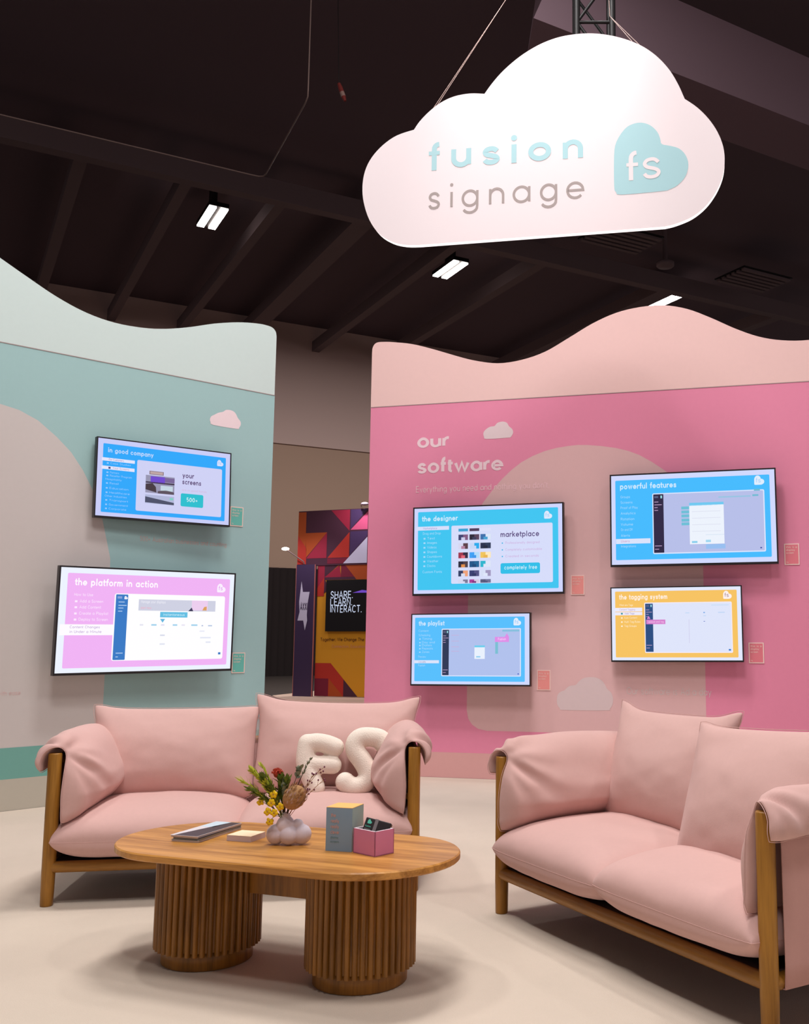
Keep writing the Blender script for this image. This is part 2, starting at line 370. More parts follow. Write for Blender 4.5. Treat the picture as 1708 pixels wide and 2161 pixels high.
mb = MB(); mb.lathe([(0, 0), (.17, 0), (.20, .03), (.20, .10), (.05, .16), (.05, 1.0)], M['beam'], 20)
tag(mb.build('ceiling_speaker', loc=(2.83, 21.0, 9.2)), 'small round fitting hanging from the ceiling above the pink crest', 'speaker')
# thin conduit that crosses the ceiling and turns up
mb = MB(); z = 7.0
cpts = [(-10.2, 8.2, z), (-6.136, 10.639, z), (-3.70, 12.11, z), (-3.611, 12.155, z), (-3.55, 12.15, z), (-3.497, 12.081, z), (-2.60, 10.39, z), (-2.55, 10.30, z+.03), (-2.547, 10.295, z+.12), (-2.547, 10.295, 10.2)]
mb.tube(cpts, .008, M['pipe'], 6)
tag(mb.build('conduit'), 'thin conduit crossing the black ceiling and turning upward, left of the hanging sign', 'pipe')
# high bay lights: seen in the far row, others overhead outside the frame
M['lamp'] = mat('lamp_diffuser', (1, .9, .84, 1), .5, emit=14.0)
def high_bay(p, label):
    r = empty('high_bay_light', p, HAZ, label, 'ceiling light', 'high bay ceiling lights')
    b = MB(); b.box(-.19, .19, -.58, .58, .03, .12, M['black']); b.box(-.04, .04, -.2, .2, .12, 10.2-p[2], M['black']); b.build('housing', r)
    for s in (-1, 1):
        d = MB(); d.box(s*.115-.07, s*.115+.07, -.55, .55, 0, .03, M['lamp']); d.build('lamp_strip', r)
    return r
high_bay((-6.60, 19.15, 9.5), 'lit twin strip ceiling light at the left, over the teal wall')
high_bay((-2.02, 22.0, 9.5), 'lit twin strip ceiling light just below the hanging cloud sign')
high_bay((3.168, 24.20, 9.5), 'ceiling light half hidden behind the crest of the pink wall')
for p in (hall(4.3, 6.0, 9.5), hall(-1.1, 6.0, 9.5), hall(4.3, -1.5, 9.5), hall(-1.1, -1.5, 9.5), hall(9.7, -1.5, 9.5)):
    area('high_bay_lamp', (p[0], p[1], p[2]-.05), (0, 0, HAZ), .5, 1.1, HIGHBAY_W)
for p in ((-6.60, 19.15, 9.4), (-2.02, 22.0, 9.4), (3.168, 24.2, 9.4)):
    area('high_bay_lamp', p, (0, 0, HAZ), .3, 1.1, HIGHBAY_W*2.7)

# ------------------------------------------------------------------ booth walls
LAZ, LD, RAZ, RD = .7946, 9.7676, -.2488, 7.7052
WZ = 2.98
def panel_with(name, x0, x1, base, shapes, th=.1):
    mb = MB(); mb.box(x0, x1, 0, th, 0, WZ, base)
    for i, (pts, m) in enumerate(shapes): mb.poly(pts, -.0003*(i+1), m)
    return mb
# left (teal) wall
arch = [(-4.183, .39), (-4.183, 1.45), (-4.189, 1.62), (-4.222, 1.75), (-4.272, 1.941), (-4.334, 2.08), (-4.405, 2.206), (-4.489, 2.319), (-4.586, 2.409), (-4.711, 2.503), (-4.831, 2.554), (-4.947, 2.575), (-5.2, 2.60), (-5.5, 2.56), (-5.8, 2.42), (-6.05, 2.1), (-6.15, 1.6), (-6.15, .39)]
mb = panel_with('w', -7.0, -2.968, M['teal'], [([(a, b) for a, b in arch[::1]], M['arch_grey']), ([(-7, .195), (-2.97, .195), (-2.97, .388), (-7, .388)], M['teal_deep']), ([(-7, 0), (-2.97, 0), (-2.97, .195), (-7, .195)], paint(186, 180, 166))])
wl = mb.build('wall_left', loc=(0, LD, 0), rotz=LAZ); tag(wl, kind='structure')
top = [(-6.9, 3.9), (-6.2, 3.95), (-5.6, 3.8), (-5.2, 3.63), (-5.006, 3.536), (-4.826, 3.449), (-4.641, 3.365), (-4.449, 3.304), (-4.253, 3.278), (-4.05, 3.287), (-3.875, 3.319), (-3.695, 3.374), (-3.509, 3.443), (-3.315, 3.499), (-3.153, 3.528), (-3.06, 3.533), (-3.01, 3.525), (-2.982, 3.50), (-2.972, 3.46)]
pts = [(-7.0, WZ+.004)]+[(-2.972, WZ+.004)]+smooth_path(top, 4)[::-1]+[(-7.0, 3.85)]
mb = MB(); mb.prism(pts, -.003, .1, M['mint_pale']); mb.box(-7, -2.972, -.0025, .1, WZ-.001, WZ+.004, M['seam'])
hp = mb.build('header_panel', wl)
# right (pink) wall
arch = [(-.564, .52), (-.562, 1.5), (-.545, 1.85), (-.483, 2.079), (-.405, 2.20), (-.287, 2.335), (-.131, 2.462), (.063, 2.545), (.255, 2.577), (.407, 2.577), (.632, 2.543), (.816, 2.479), (.996, 2.36), (1.103, 2.264), (1.2, 2.12), (1.262, 1.95), (1.284, 1.7), (1.285, .365)]
arch = smooth_path(arch[:-1], 2)+[(1.285, .365), (-.40, .365), (-.47, .378), (-.52, .41), (-.552, .455)]
arch = [tuple(p) for p in arch]
mb = panel_with('w', -1.430, 4.2, M['pink'], [(arch[::-1], M['arch_pink']), ([(-1.43, 0), (4.2, 0), (4.2, .193), (-1.43, .193)], paint(216, 164, 162))])
wr = mb.build('wall_right', loc=(0, RD, 0), rotz=RAZ); tag(wr, kind='structure')
top = [(-1.429, 3.45), (-1.422, 3.50), (-1.388, 3.534), (-1.31, 3.535), (-1.239, 3.527), (-1.07, 3.498), (-.881, 3.44), (-.695, 3.374), (-.532, 3.322), (-.33, 3.284), (-.132, 3.298), (.065, 3.352), (.26, 3.452), (.453, 3.555), (.644, 3.627), (.832, 3.658), (1.019, 3.657), (1.202, 3.612), (1.381, 3.527), (1.558, 3.43), (1.733, 3.352), (1.906, 3.310), (2.106, 3.298), (2.4, 3.33), (2.8, 3.45), (3.3, 3.6), (4.2, 3.65)]
pts = [(-1.429, WZ+.004)]+smooth_path(top, 4)+[(4.2, WZ+.004)]
mb = MB(); mb.prism(pts[::-1], -.003, .1, M['pink_pale']); mb.box(-1.43, 4.2, -.0025, .1, WZ-.001, WZ+.004, M['seam'])
mb.build('header_panel', wr)
# printed clouds and lettering on the walls
def cloud_print(pts, m, parent):
    mb = MB(); mb.poly(smooth_path(pts, 3, True), -.0014, m); return mb.build('cloud_decal', parent)
cloud_print([(-3.478, 2.665), (-3.5, 2.684), (-3.506, 2.704), (-3.496, 2.728), (-3.473, 2.743), (-3.441, 2.764), (-3.401, 2.779), (-3.38, 2.796), (-3.347, 2.801), (-3.314, 2.794), (-3.294, 2.776), (-3.279, 2.75), (-3.257, 2.727), (-3.252, 2.702), (-3.265, 2.676), (-3.286, 2.664)], paint(232, 212, 216), wl)
cloud_print([(.211, .535), (.183, .547), (.162, .574), (.159, .617), (.166, .651), (.191, .673), (.218, .683), (.236, .701), (.264, .718), (.305, .724), (.326, .746), (.354, .769), (.385, .781), (.43, .785), (.474, .779), (.511, .758), (.535, .725), (.548, .698), (.575, .676), (.588, .649), (.593, .617), (.588, .58), (.567, .55), (.54, .538)], paint(214, 192, 194), wr)
cloud_print([(-.418, 2.665), (-.441, 2.684), (-.446, 2.716), (-.427, 2.743), (-.39, 2.764), (-.353, 2.768), (-.33, 2.792), (-.288, 2.801), (-.251, 2.79), (-.232, 2.76), (-.205, 2.735), (-.198, 2.703), (-.218, 2.67), (-.241, 2.667)], paint(226, 204, 208), wr)
LY = -.0014
mb = MB(); tw = paint(236, 206, 214)
text(mb, 'our', -1.012, 2.612, .094, LY, tw, .279, .32, gap=.42)
text(mb, 'software', -1.009, 2.400, .094, LY, tw, .731, .32, gap=.40)
mb.build('wall_lettering', wr)
mb = MB(); text(mb, "Everything you need and nothing you don't.", -1.016, 2.248, .037, LY, paint(240, 200, 208), 1.115, .16); mb.build('slogan_lettering', wr)
mb = MB(); text(mb, 'Our software is Ad a day', .698, .660, .037, LY, paint(214, 202, 202), .628, .13); mb.build('script_lettering', wr)
mb = MB(); text(mb, '500+ Australian businesses and counting', -3.99, 1.754, .024, LY, paint(205, 168, 160), .66, .16); mb.build('script_lettering', wl)
mb = MB(); text(mb, 'display with ease', -4.96, .716, .02, LY, paint(214, 178, 176), .25, .16); mb.build('slogan_lettering', wl)

# ------------------------------------------------------------------ televisions
HEART = [(-.39, -.44), (-.43, -.40), (-.43, .06), (-.39, .26), (-.28, .42), (-.17, .49), (-.04, .50), (.09, .45), (.18, .35), (.22, .25), (.23, .17), (.35, .13), (.47, .08), (.56, -.03), (.59, -.16), (.55, -.31), (.44, -.41), (.33, -.46), (.24, -.48), (-.32, -.48)]
HEART = [(a, b) for a, b in HEART]
def draw_heart(mb, cx, cz, s, y, m, flip=True):
    pts = smooth_path([(cx+a*s, cz+b*s) for a, b in HEART], 2, True); mb.poly(pts[::-1], y, m)
class Scr:
    """draws a picture on a screen; a, b run 0..1 across and down the set"""
    def __init__(s, w, h): s.w = w; s.h = h; s.mb = MB(); s.d = -.0006
    def X(s, a): return (a-.5)*s.w
    def Z(s, b): return (.5-b)*s.h
    def rect(s, a0, a1, b0, b1, c, r=0, lay=1):
        m = screen_mat(*c); x0, x1, z0, z1 = s.X(a0), s.X(a1), s.Z(b1), s.Z(b0)
        pts = rrect(x0, x1, z0, z1, r*s.h) if r else [(x0, z0), (x1, z0), (x1, z1), (x0, z1)]
        s.mb.poly(pts, s.d*lay, m)
    def txt(s, t, a, b, xh, c, a1=None, weight=.22, lay=4, cap=False):
        text(s.mb, t, s.X(a), s.Z(b), xh*s.h, s.d*lay, screen_mat(*c), (a1-a)*s.w if a1 else None, weight, cap=cap)
    def logo(s, a, b, sz, c, c2, lay=4):
        draw_heart(s.mb, s.X(a), s.Z(b), sz*s.h, s.d*lay, screen_mat(*c))
        text(s.mb, 'fs', s.X(a)-.26*sz*s.h, s.Z(b)-.25*sz*s.h, .36*sz*s.h, s.d*(lay+1), screen_mat(*c2), .5*sz*s.h, .2)
    def poly(s, pts, c, lay=5): s.mb.poly([(s.X(a), s.Z(b)) for a, b in pts][::-1], s.d*lay, screen_mat(*c))
def television(W, loc, yaw, tilt, roll, wallaz, wd, label, draw):
    H = W*.572
    r = empty('television', loc, 0, label, 'television', 'wall mounted televisions')
    r.rotation_euler = (tilt, -roll, yaw)
    bz = .0085*W; mb = MB()
    # bezel frame
    o_ = [(-W/2, -H/2), (W/2, -H/2), (W/2, H/2), (-W/2, H/2)]
    i_ = [(-W/2+bz, -H/2+bz*1.5), (W/2-bz, -H/2+bz*1.5), (W/2-bz, H/2-bz), (-W/2+bz, H/2-bz)]
    vs = [(a, -.004, b) for a, b in o_]+[(a, -.004, b) for a, b in i_]+[(a, .035, b) for a, b in o_]+[(a, .002, b) for a, b in i_]
    mb.add(vs, [(0, 1, 5, 4), (1, 2, 6, 5), (2, 3, 7, 6), (3, 0, 4, 7), (8, 9, 1, 0), (9, 10, 2, 1), (10, 11, 3, 2), (11, 8, 0, 3), (4, 5, 13, 12), (5, 6, 14, 13), (6, 7, 15, 14), (7, 4, 12, 15), (11, 10, 9, 8)], M['bezel'])
    mb.build('bezel', r)
    mb = MB(); mb.box(-W*.36, W*.36, .035, .062, -H*.4, H*.12, M['black']); mb.build('rear_housing', r)
    s = Scr(W, H); s.rect(.0085, .9915, .0145, .978, (205, 208, 246), lay=0)
    draw(s); s.mb.build('screen', r)
    # bracket reaching back to the wall
    mb = MB()
    nn = Vector((math.sin(wallaz), -math.cos(wallaz), 0)); d = (Vector(loc)-Vector((0, wd, 0))).dot(nn)
    mb.box(-.10, .10, .062, max(.07, d-.012), -.12, .06, M['black']); mb.box(-.2, .2, .062, .075, -.14, .1, M['black'])
    mb.build('mounting_bracket', r)
    return r
BG = (205, 208, 246)
WHT = (226, 228, 250)
def frame_bg(s, col, edge, x0=.036, x1=.963, y0=.06, y1=.93):
    s.rect(.0085, .9915, .0145, .978, edge, lay=1); s.rect(x0, x1, y0, y1, col, .012, lay=2)
def menu(s, rows, col, a=.075, xh=.02):
    for b, t, ind, a1 in rows:
        if ind: s.rect(a+.005, a+.018, b-.02, b-.002, col, lay=4)
        s.txt(t, a+(.03 if ind else 0), b, xh, col, a1, .2)
def d_company(s):
    blue = (40, 166, 250); frame_bg(s, blue, (200, 204, 246), .045, .957, .075, .93)
    s.txt('in good company', .078, .185, .045, (190, 215, 250), .40, .34, cap=True)
    s.logo(.908, .155, .085, (214, 222, 250), (150, 195, 250))
    s.rect(.038, .268, .252, .292, WHT, lay=4); s.txt('Our Customers', .085, .283, .018, (150, 130, 190), .19, lay=5)
    s.rect(.038, .268, .355, .397, WHT, lay=4); s.rect(.085, .1, .365, .388, (60, 60, 120), lay=5); s.txt('Your Screens', .115, .387, .018, (190, 150, 180), .23, lay=5)
    menu(s, [(.33, 'Case Studies', 1, .24), (.445, 'Partners', 1, .16), (.485, 'Reseller Program', 1, .25), (.53, 'Hospitality', 0, .18), (.58, 'Retail', 1, .16), (.64, 'Education', 1, .23), (.695, 'Healthcare', 1, .24), (.74, 'Other Industries', 0, .22), (.79, 'Transport', 1, .23), (.845, 'Government', 1, .23), (.895, 'Corporate', 1, .22)], (150, 200, 252), .068, .018)
    s.rect(.285, .928, .236, .88, (206, 208, 244), .02, lay=3)
    s.rect(.375, .48, .358, .405, (140, 120, 130), lay=4); s.rect(.382, .473, .366, .396, (190, 165, 165), lay=5)
    s.rect(.35, .562, .415, .64, (150, 148, 176), lay=4); s.rect(.385, .49, .425, .505, (110, 70, 205), lay=5); s.rect(.49, .562, .43, .49, (120, 100, 150), lay=5)
    s.rect(.35, .562, .497, .515, (60, 48, 70), lay=5)
    s.poly([(.35, .53), (.40, .515), (.425, .56), (.43, .63), (.35, .6)], (66, 52, 62)); s.rect(.46, .55, .535, .6, (196, 214, 226), lay=5)
    s.poly([(.44, .61), (.5, .59), (.56, .61), (.56, .64), (.44, .64)], (90, 78, 92))
    s.rect(.35, .562, .665, .775, (176, 182, 216), lay=4); s.poly([(.35, .69), (.562, .745), (.562, .775), (.35, .765)], (74, 78, 104))
    s.rect(.53, .555, .685, .71, (120, 210, 190), lay=5)
    s.txt('your', .62, .405, .05, (92, 70, 116), .708, .3, cap=True); s.txt('screens', .62, .49, .05, (92, 70, 116), .765, .3, cap=True)
    s.txt('are in good hands', .62, .575, .018, (210, 180, 215), .81)
    s.rect(.612, .785, .608, .778, (38, 190, 206), .02, lay=4); s.txt('500+', .655, .715, .04, (205, 235, 240), .742, .3, lay=5)
def d_platform(s):
    pk = (240, 178, 244); frame_bg(s, pk, (236, 242, 254), .045, .965, .065, .935)
    s.txt('the platform in action', .083, .18, .05, (255, 250, 255), .53, .33, cap=True)
    s.logo(.908, .16, .09, (250, 238, 255), (225, 150, 235))
    menu(s, [(.275, 'How to Use', 0, .18), (.335, 'Add a Screen', 1, .235), (.39, 'Add Content', 1, .225), (.447, 'Create a Playlist', 1, .265), (.503, 'Deploy to Screen', 1, .265)], (252, 232, 255), .083, .02)
    s.rect(.02, .295, .535, .635, (254, 250, 255), lay=4); s.txt('Content Changes', .07, .572, .018, (190, 160, 215), .225, lay=5); s.txt('in Under a Minute', .07, .615, .018, (190, 160, 215), .235, lay=5)
    s.rect(.295, .938, .242, .875, (254, 253, 255), .02, lay=3)
    s.rect(.302, .368, .25, .868, (52, 120, 196), .008, lay=4); s.rect(.31, .335, .268, .29, (130, 160, 215), lay=5); s.logo(.355, .28, .03, (255, 255, 255), (52, 120, 196), 5)
    for b, a in ((.318, .35), (.35, .362), (.375, .345), (.405, .34), (.80, .355), (.835, .33)): s.rect(.317, a, b, b+.008, (170, 200, 235), lay=5)
    s.rect(.428, .88, .292, .40, (206, 208, 226), lay=4); s.txt('Manage your displays', .44, .328, .02, (238, 238, 248), .58, lay=5); s.txt('start now', .44, .385, .018, (240, 170, 190), .5, lay=5)
    s.rect(.735, .832, .292, .39, (236, 205, 238), lay=5); s.poly([(.8, .39), (.81, .355), (.826, .35), (.826, .39)], (220, 160, 90), 6); s.poly([(.715, .4), (.735, .362), (.745, .4)], (60, 56, 90), 6)
    s.rect(.552, .712, .41, .463, (96, 190, 226), lay=5); s.txt('instantaneous', .57, .448, .018, (205, 240, 250), .695, lay=6)
    s.poly([(.553, .478), (.582, .478), (.568, .515)], (96, 180, 222))
    for a0, a1, b, c in ((.44, .46, .53, (226, 226, 240)), (.505, .535, .53, (150, 205, 235)), (.56, .58, .53, (222, 220, 240)), (.628, .655, .53, (150, 205, 235)), (.68, .7, .53, (230, 226, 242)), (.738, .775, .53, (150, 205, 235)), (.8, .81, .535, (190, 200, 225)), (.84, .865, .535, (190, 205, 230)), (.558, .585, .63, (214, 218, 234)), (.558, .588, .715, (222, 226, 240)), (.795, .86, .655, (226, 230, 244)), (.83, .86, .70, (224, 228, 242)), (.79, .82, .59, (232, 234, 246))):
        s.rect(a0, a1, b, b+.014, c, lay=4)
    s.rect(.91, .925, .81, .832, (52, 120, 196), lay=4)
def thumb(s, a0, a1, b0, b1, k):
    cols = [((60, 64, 110), (130, 90, 130), (205, 205, 235)), ((40, 36, 54), (90, 66, 90), (60, 60, 90)), ((60, 110, 170), (220, 230, 248), (70, 160, 210)), ((214, 214, 240), (90, 60, 70), (180, 130, 160)), ((200, 215, 245), (34, 170, 236), (200, 215, 245)),
            ((36, 44, 74), (44, 56, 86), (30, 36, 60)), ((160, 50, 76), (50, 40, 66), (225, 100, 120)), ((60, 160, 245), (180, 220, 250), (60, 150, 235)), ((240, 196, 90), (252, 232, 190), (232, 180, 80)), ((40, 38, 58), (76, 60, 70), (225, 140, 70)),
            ((26, 84, 136), (30, 100, 150), (20, 70, 120)), ((40, 180, 205), (222, 228, 248), (222, 228, 248)), ((50, 60, 100), (238, 160, 120), (214, 220, 240)), ((52, 60, 112), (80, 80, 130), (44, 52, 100)), ((214, 222, 246), (160, 150, 190), (222, 230, 250)),
            ((214, 216, 240), (120, 120, 150), (214, 216, 240)), ((170, 60, 150), (214, 200, 226), (120, 40, 120)), ((86, 88, 124), (110, 112, 150), (80, 80, 120))][k % 18]
    s.rect(a0, a1, b0, b1, cols[0], lay=4); w_ = a1-a0; h_ = b1-b0
    s.rect(a0+w_*.5, a1, b0, b1, cols[1], lay=5); s.rect(a0+w_*.3, a0+w_*.7, b0+h_*.5, b1, cols[2], lay=6)
def d_designer(s):
    cy = (60, 196, 240); frame_bg(s, cy, (206, 212, 252), .034, .965, .055, .938)
    s.txt('the designer', .062, .166, .045, (205, 232, 252), .304, .33, cap=True); s.logo(.897, .135, .088, (222, 232, 252), (150, 205, 245))
    s.rect(.022, .246, .222, .265, (214, 222, 250), lay=4); s.txt('Marketplace', .07, .256, .018, (165, 150, 205), .165, lay=5)
    menu(s, [(.315, 'Drag and Drop', 0, .19), (.37, 'Text', 1, .15), (.42, 'Images', 1, .165), (.472, 'Videos', 1, .162), (.524, 'Shapes', 1, .165), (.576, 'Countdowns', 1, .2), (.628, 'Weather', 1, .175), (.68, 'Clocks', 1, .155), (.748, 'Custom Fonts', 0, .20)], (165, 218, 250), .068, .02)
    s.rect(.262, .929, .222, .872, (214, 220, 250), .016, lay=3)
    rows = [(.258, .29), (.325, .387), (.422, .486), (.525, .59), (.624, .692), (.727, .792), (.827, .866)]; n = 0
    first = [(58, 160, 210), (80, 60, 90), (220, 224, 250)]
    for j, (b0, b1) in enumerate(rows):
        for i, (a0, a1) in enumerate(((.31, .374), (.384, .449), (.457, .526))):
            if j == 0: s.rect(a0, a1, b0, b1, first[i], lay=4)
            else: thumb(s, a0, a1, b0, b1, n); n += 1
    s.txt('marketplace', .59, .368, .046, (92, 74, 126), .842, .28, cap=True)
    for b, t, a1 in ((.445, 'Professionally designed', .845), (.52, 'Completely customisable', .86), (.593, 'Created in seconds', .84)):
        disc(s.mb, (s.X(.602), s.Z(b-.012)), .008*s.h, s.d*4, screen_mat(50, 180, 230)); s.txt(t, .622, b, .02, (206, 176, 222), a1)
    s.rect(.59, .847, .655, .772, (44, 190, 232), .02, lay=4); s.txt('completely free', .615, .728, .036, (190, 232, 248), .828, .33, lay=5)
def sidebar(s, c, x0=.27, x1=.328, y0=.235, y1=.86):
    s.rect(x0, x1, y0, y1, c, .006, lay=5); s.rect(x0+.006, x0+.03, y0+.02, y0+.04, (90, 96, 130), lay=6); s.rect(x1-.018, x1-.008, y0+.015, y0+.045, (150, 215, 225), lay=6)
    for b, w_ in ((.08, .025), (.11, .045), (.14, .02), (.17, .022), (.55, .042), (.585, .025)): s.rect(x0+.006, x0+.006+w_, y0+b, y0+b+.007, (190, 160, 200), lay=6)
def d_playlist(s):
    bl = (84, 190, 252); frame_bg(s, bl, (206, 216, 252), .033, .953, .055, .938)
    s.txt('the playlist', .066, .17, .05, (212, 232, 252), .285, .33, cap=True); s.logo(.888, .125, .105, (226, 236, 252), (140, 195, 250))
    menu(s, [(.255, 'Content', 0, .15), (.315, 'Scheduling', 0, .165), (.365, 'Timing', 1, .18), (.415, 'Day and', 1, .205), (.455, 'Dates', 1, .18), (.50, 'Repeats', 1, .19), (.548, 'Zones', 1, .16), (.615, 'Preview', 0, .13), (.735, 'Publish', 0, .125)], (165, 215, 252), .066, .022)
    s.rect(.03, .242, .648, .69, (218, 226, 250), lay=4); s.txt('Live edits', .07, .683, .018, (120, 130, 180), .13, lay=5)
    s.rect(.262, .922, .212, .868, (216, 226, 252), .016, lay=3); s.rect(.27, .914, .225, .855, (176, 192, 236), .01, lay=4)
    sidebar(s, (40, 52, 84), .27, .325, .228, .853)
    s.rect(.77, .91, .232, .258, (130, 190, 220), lay=5); s.rect(.54, .626, .445, .475, (110, 205, 236), lay=5); s.rect(.54, .626, .472, .63, (232, 240, 252), lay=6); s.rect(.555, .59, .592, .61, (140, 205, 240), lay=7)
    s.rect(.712, .735, .40, .56, (120, 190, 210), lay=5); s.rect(.709, .825, .33, .4, (222, 140, 230), lay=6); s.txt('Publish', .735, .378, .025, (250, 215, 250), .80, lay=7)
    s.poly([(.79, .33), (.808, .28), (.825, .33)], (222, 140, 230), 6)
    for b in (.3, .38, .46, .52): s.rect(.345, .41, b, b+.008, (196, 176, 218), lay=5)
    s.rect(.895, .905, .825, .84, (40, 80, 190), lay=5)
def d_powerful(s):
    bl = (66, 186, 253); frame_bg(s, bl, (208, 216, 252), .034, .962, .068, .928)
    s.txt('powerful features', .064, .168, .048, (205, 232, 252), .41, .33, cap=True); s.logo(.898, .125, .1, (222, 236, 252), (160, 205, 250))
    menu(s, [(.262, 'Groups', 0, .125), (.322, 'Screens', 0, .14), (.38, 'Proof of Play', 0, .172), (.44, 'Analytics', 0, .158), (.502, 'Rotation', 0, .15), (.56, 'Volume', 0, .142), (.617, 'On and Off', 0, .138), (.68, 'Alerts', 0, .122), (.795, 'Integrations', 0, .158)], (165, 215, 252), .066, .02)
    s.rect(.035, .247, .702, .755, (218, 226, 250), lay=4); s.txt('Users', .066, .74, .02, (205, 160, 200), .12, lay=5)
    s.rect(.262, .930, .222, .872, (218, 228, 252), .016, lay=3); s.rect(.269, .923, .233, .86, (182, 190, 232), .01, lay=4)
    sidebar(s, (42, 34, 66), .268, .330, .233, .86)
    for b in (.375, .418, .46, .505, .545): s.rect(.437, .486, b, b+.03, (108, 190, 214), lay=5)
    s.rect(.66, .85, .28, .295, (150, 196, 226), lay=5); s.rect(.86, .895, .272, .29, (108, 186, 210), lay=5); s.rect(.87, .905, .215, .235, (108, 186, 210), lay=6)
    s.rect(.485, .69, .338, .37, (110, 200, 240), lay=6); s.rect(.485, .69, .365, .778, (236, 242, 252), lay=6); s.rect(.497, .53, .745, .765, (130, 205, 236), lay=7); s.rect(.58, .61, .735, .76, (160, 215, 240), lay=7)
    s.rect(.58, .69, .68, .684, (200, 220, 240), lay=7); s.rect(.58, .695, .782, .83, (150, 190, 240), lay=5)
    for b in (.43, .5, .57, .64): s.rect(.50, .67, b, b+.006, (220, 224, 240), lay=7)
    s.rect(.897, .907, .825, .838, (40, 70, 160), lay=5)
def d_tagging(s):
    orr = (246, 194, 96); frame_bg(s, orr, (226, 232, 254), .036, .962, .058, .94)
    s.txt('the tagging system', .068, .17, .052, (255, 240, 225), .44, .33, cap=True); s.logo(.888, .125, .108, (252, 240, 236), (150, 110, 140))
    s.txt('What are Tags', .068, .255, .02, (255, 236, 200), .175)
    s.rect(.034, .246, .278, .328, (236, 234, 250), lay=4); s.txt('Content Tagging', .07, .315, .018, (190, 150, 190), .19, lay=5)
    s.rect(.034, .246, .335, .378, (236, 234, 250), lay=4); s.rect(.08, .095, .345, .367, (60, 150, 160), lay=5); s.txt('Add Tags', .11, .367, .018, (160, 140, 190), .185, lay=5)
    menu(s, [(.425, 'Auto Content', 1, .205), (.48, 'Multi Tag Rules', 1, .23), (.535, 'Tag Groups', 1, .2)], (255, 238, 205), .075, .02)
    s.rect(.262, .923, .212, .88, (242, 234, 246), .016, lay=3); s.rect(.268, .916, .224, .868, (222, 228, 250), .008, lay=4)
    sidebar(s, (34, 74, 128), .269, .328, .226, .866)
    s.rect(.275, .422, .44, .5, (214, 128, 206), lay=7); s.txt('Upload and tag', .29, .482, .02, (245, 200, 240), .41, lay=8); s.poly([(.28, .43), (.295, .39), (.308, .43)], (214, 128, 206), 7)
    s.rect(.6, .602, .44, .75, (190, 180, 220), lay=5); s.rect(.71, .722, .345, .36, (120, 170, 230), lay=5); s.rect(.71, .722, .465, .472, (80, 110, 190), lay=5)
    s.rect(.71, .73, .39, .4, (190, 215, 245), lay=5); s.rect(.82, .87, .345, .36, (196, 216, 246), lay=5); s.rect(.575, .605, .35, .36, (190, 216, 245), lay=5); s.rect(.77, .9, .25, .26, (196, 220, 246), lay=5)
    s.rect(.892, .908, .83, .852, (50, 120, 200), lay=5)
television(.971, (-2.640, 6.947, 2.167), .745, -.025, .006, LAZ, LD, 'black framed screen headed in good company, upper one on the teal wall', d_company)
television(1.235, (-2.650, 6.813, 1.192), .785, .022, .004, LAZ, LD, 'black framed screen with a pink page headed the platform in action', d_platform)
television(1.235, (-.392, 7.715, 1.765), -.247, .007, .005, RAZ, RD, 'large blue screen headed the designer, under the our software lettering', d_designer)
television(.971, (-.516, 7.670, .991), -.264, -.012, .007, RAZ, RD, 'small blue screen headed the playlist, low on the pink wall', d_playlist)
television(1.235, (1.155, 7.309, 1.967), -.251, -.013, .004, RAZ, RD, 'large blue screen headed powerful features, upper right on the pink wall', d_powerful)
television(.971, (1.025, 7.337, 1.183), -.256, -.007, .006, RAZ, RD, 'small screen with an orange page headed the tagging system', d_tagging)
# small information cards beside the televisions
def card(x, z, wh, az, d, col, line, label, words, grey=False):
    w_, h_ = wh
    r = empty('information_card', (x*math.cos(az), d+x*math.sin(az), z), az, label, 'card', 'information cards beside the televisions')
    mb = MB(); mb.box(-w_/2, w_/2, -.005, -.0015, -h_/2, h_/2, paint(*line)); b_ = .007
    mb.poly([(-w_/2+b_, -h_/2+b_), (w_/2-b_, -h_/2+b_), (w_/2-b_, h_/2-b_), (-w_/2+b_, h_/2-b_)], -.0058, paint(*col)); mb.build('card_face', r)
    lm = paint(*line)
    for i, t in enumerate(words):
        mb = MB(); text(mb, t, -w_/2+.014, h_/2-.033-i*.021, .011, -.0068, lm, min(w_-.03, .016*len(t)*.55), .22); mb.build('text_line', r)
    mb = MB(); text(mb, 'fs', -w_/2+.014, -h_/2+.014, .008, -.0068, lm, .014, .2); mb.build('text_line', r)
TC, TL = (104, 184, 172), (238, 206, 196); PC, PL_ = (232, 128, 142), (248, 218, 212); SC_, SL = (238, 150, 146), (240, 206, 200)
card(-3.258, 1.990, (.107, .148), LAZ, LD, TC, TL, 'teal info card tucked at the lower right of the in good company screen', ['this is a', 'display', 'screen'])
card(-3.197, .892, (.107, .152), LAZ, LD, TC, TL, 'teal info card tucked at the lower right of the pink platform screen', ['this is a', 'display', 'screen'])
card(.325, 1.484, (.107, .152), RAZ, RD, SC_, SL, 'coral info card right of the designer screen', ['this is a', 'display', 'screen'])
card(.056, .758, (.107, .155), RAZ, RD, SC_, SL, 'coral info card right of the low playlist screen', ['this is a', 'display', 'screen'])
card(1.930, 1.691, (.107, .156), RAZ, RD, PC, PL_, 'pink info card right of the powerful features screen', ['this is a', 'display', 'screen'])
card(1.657, .973, (.109, .150), RAZ, RD, PC, PL_, 'pink info card right of the orange tagging system screen', ['this is a', 'display', 'screen'])

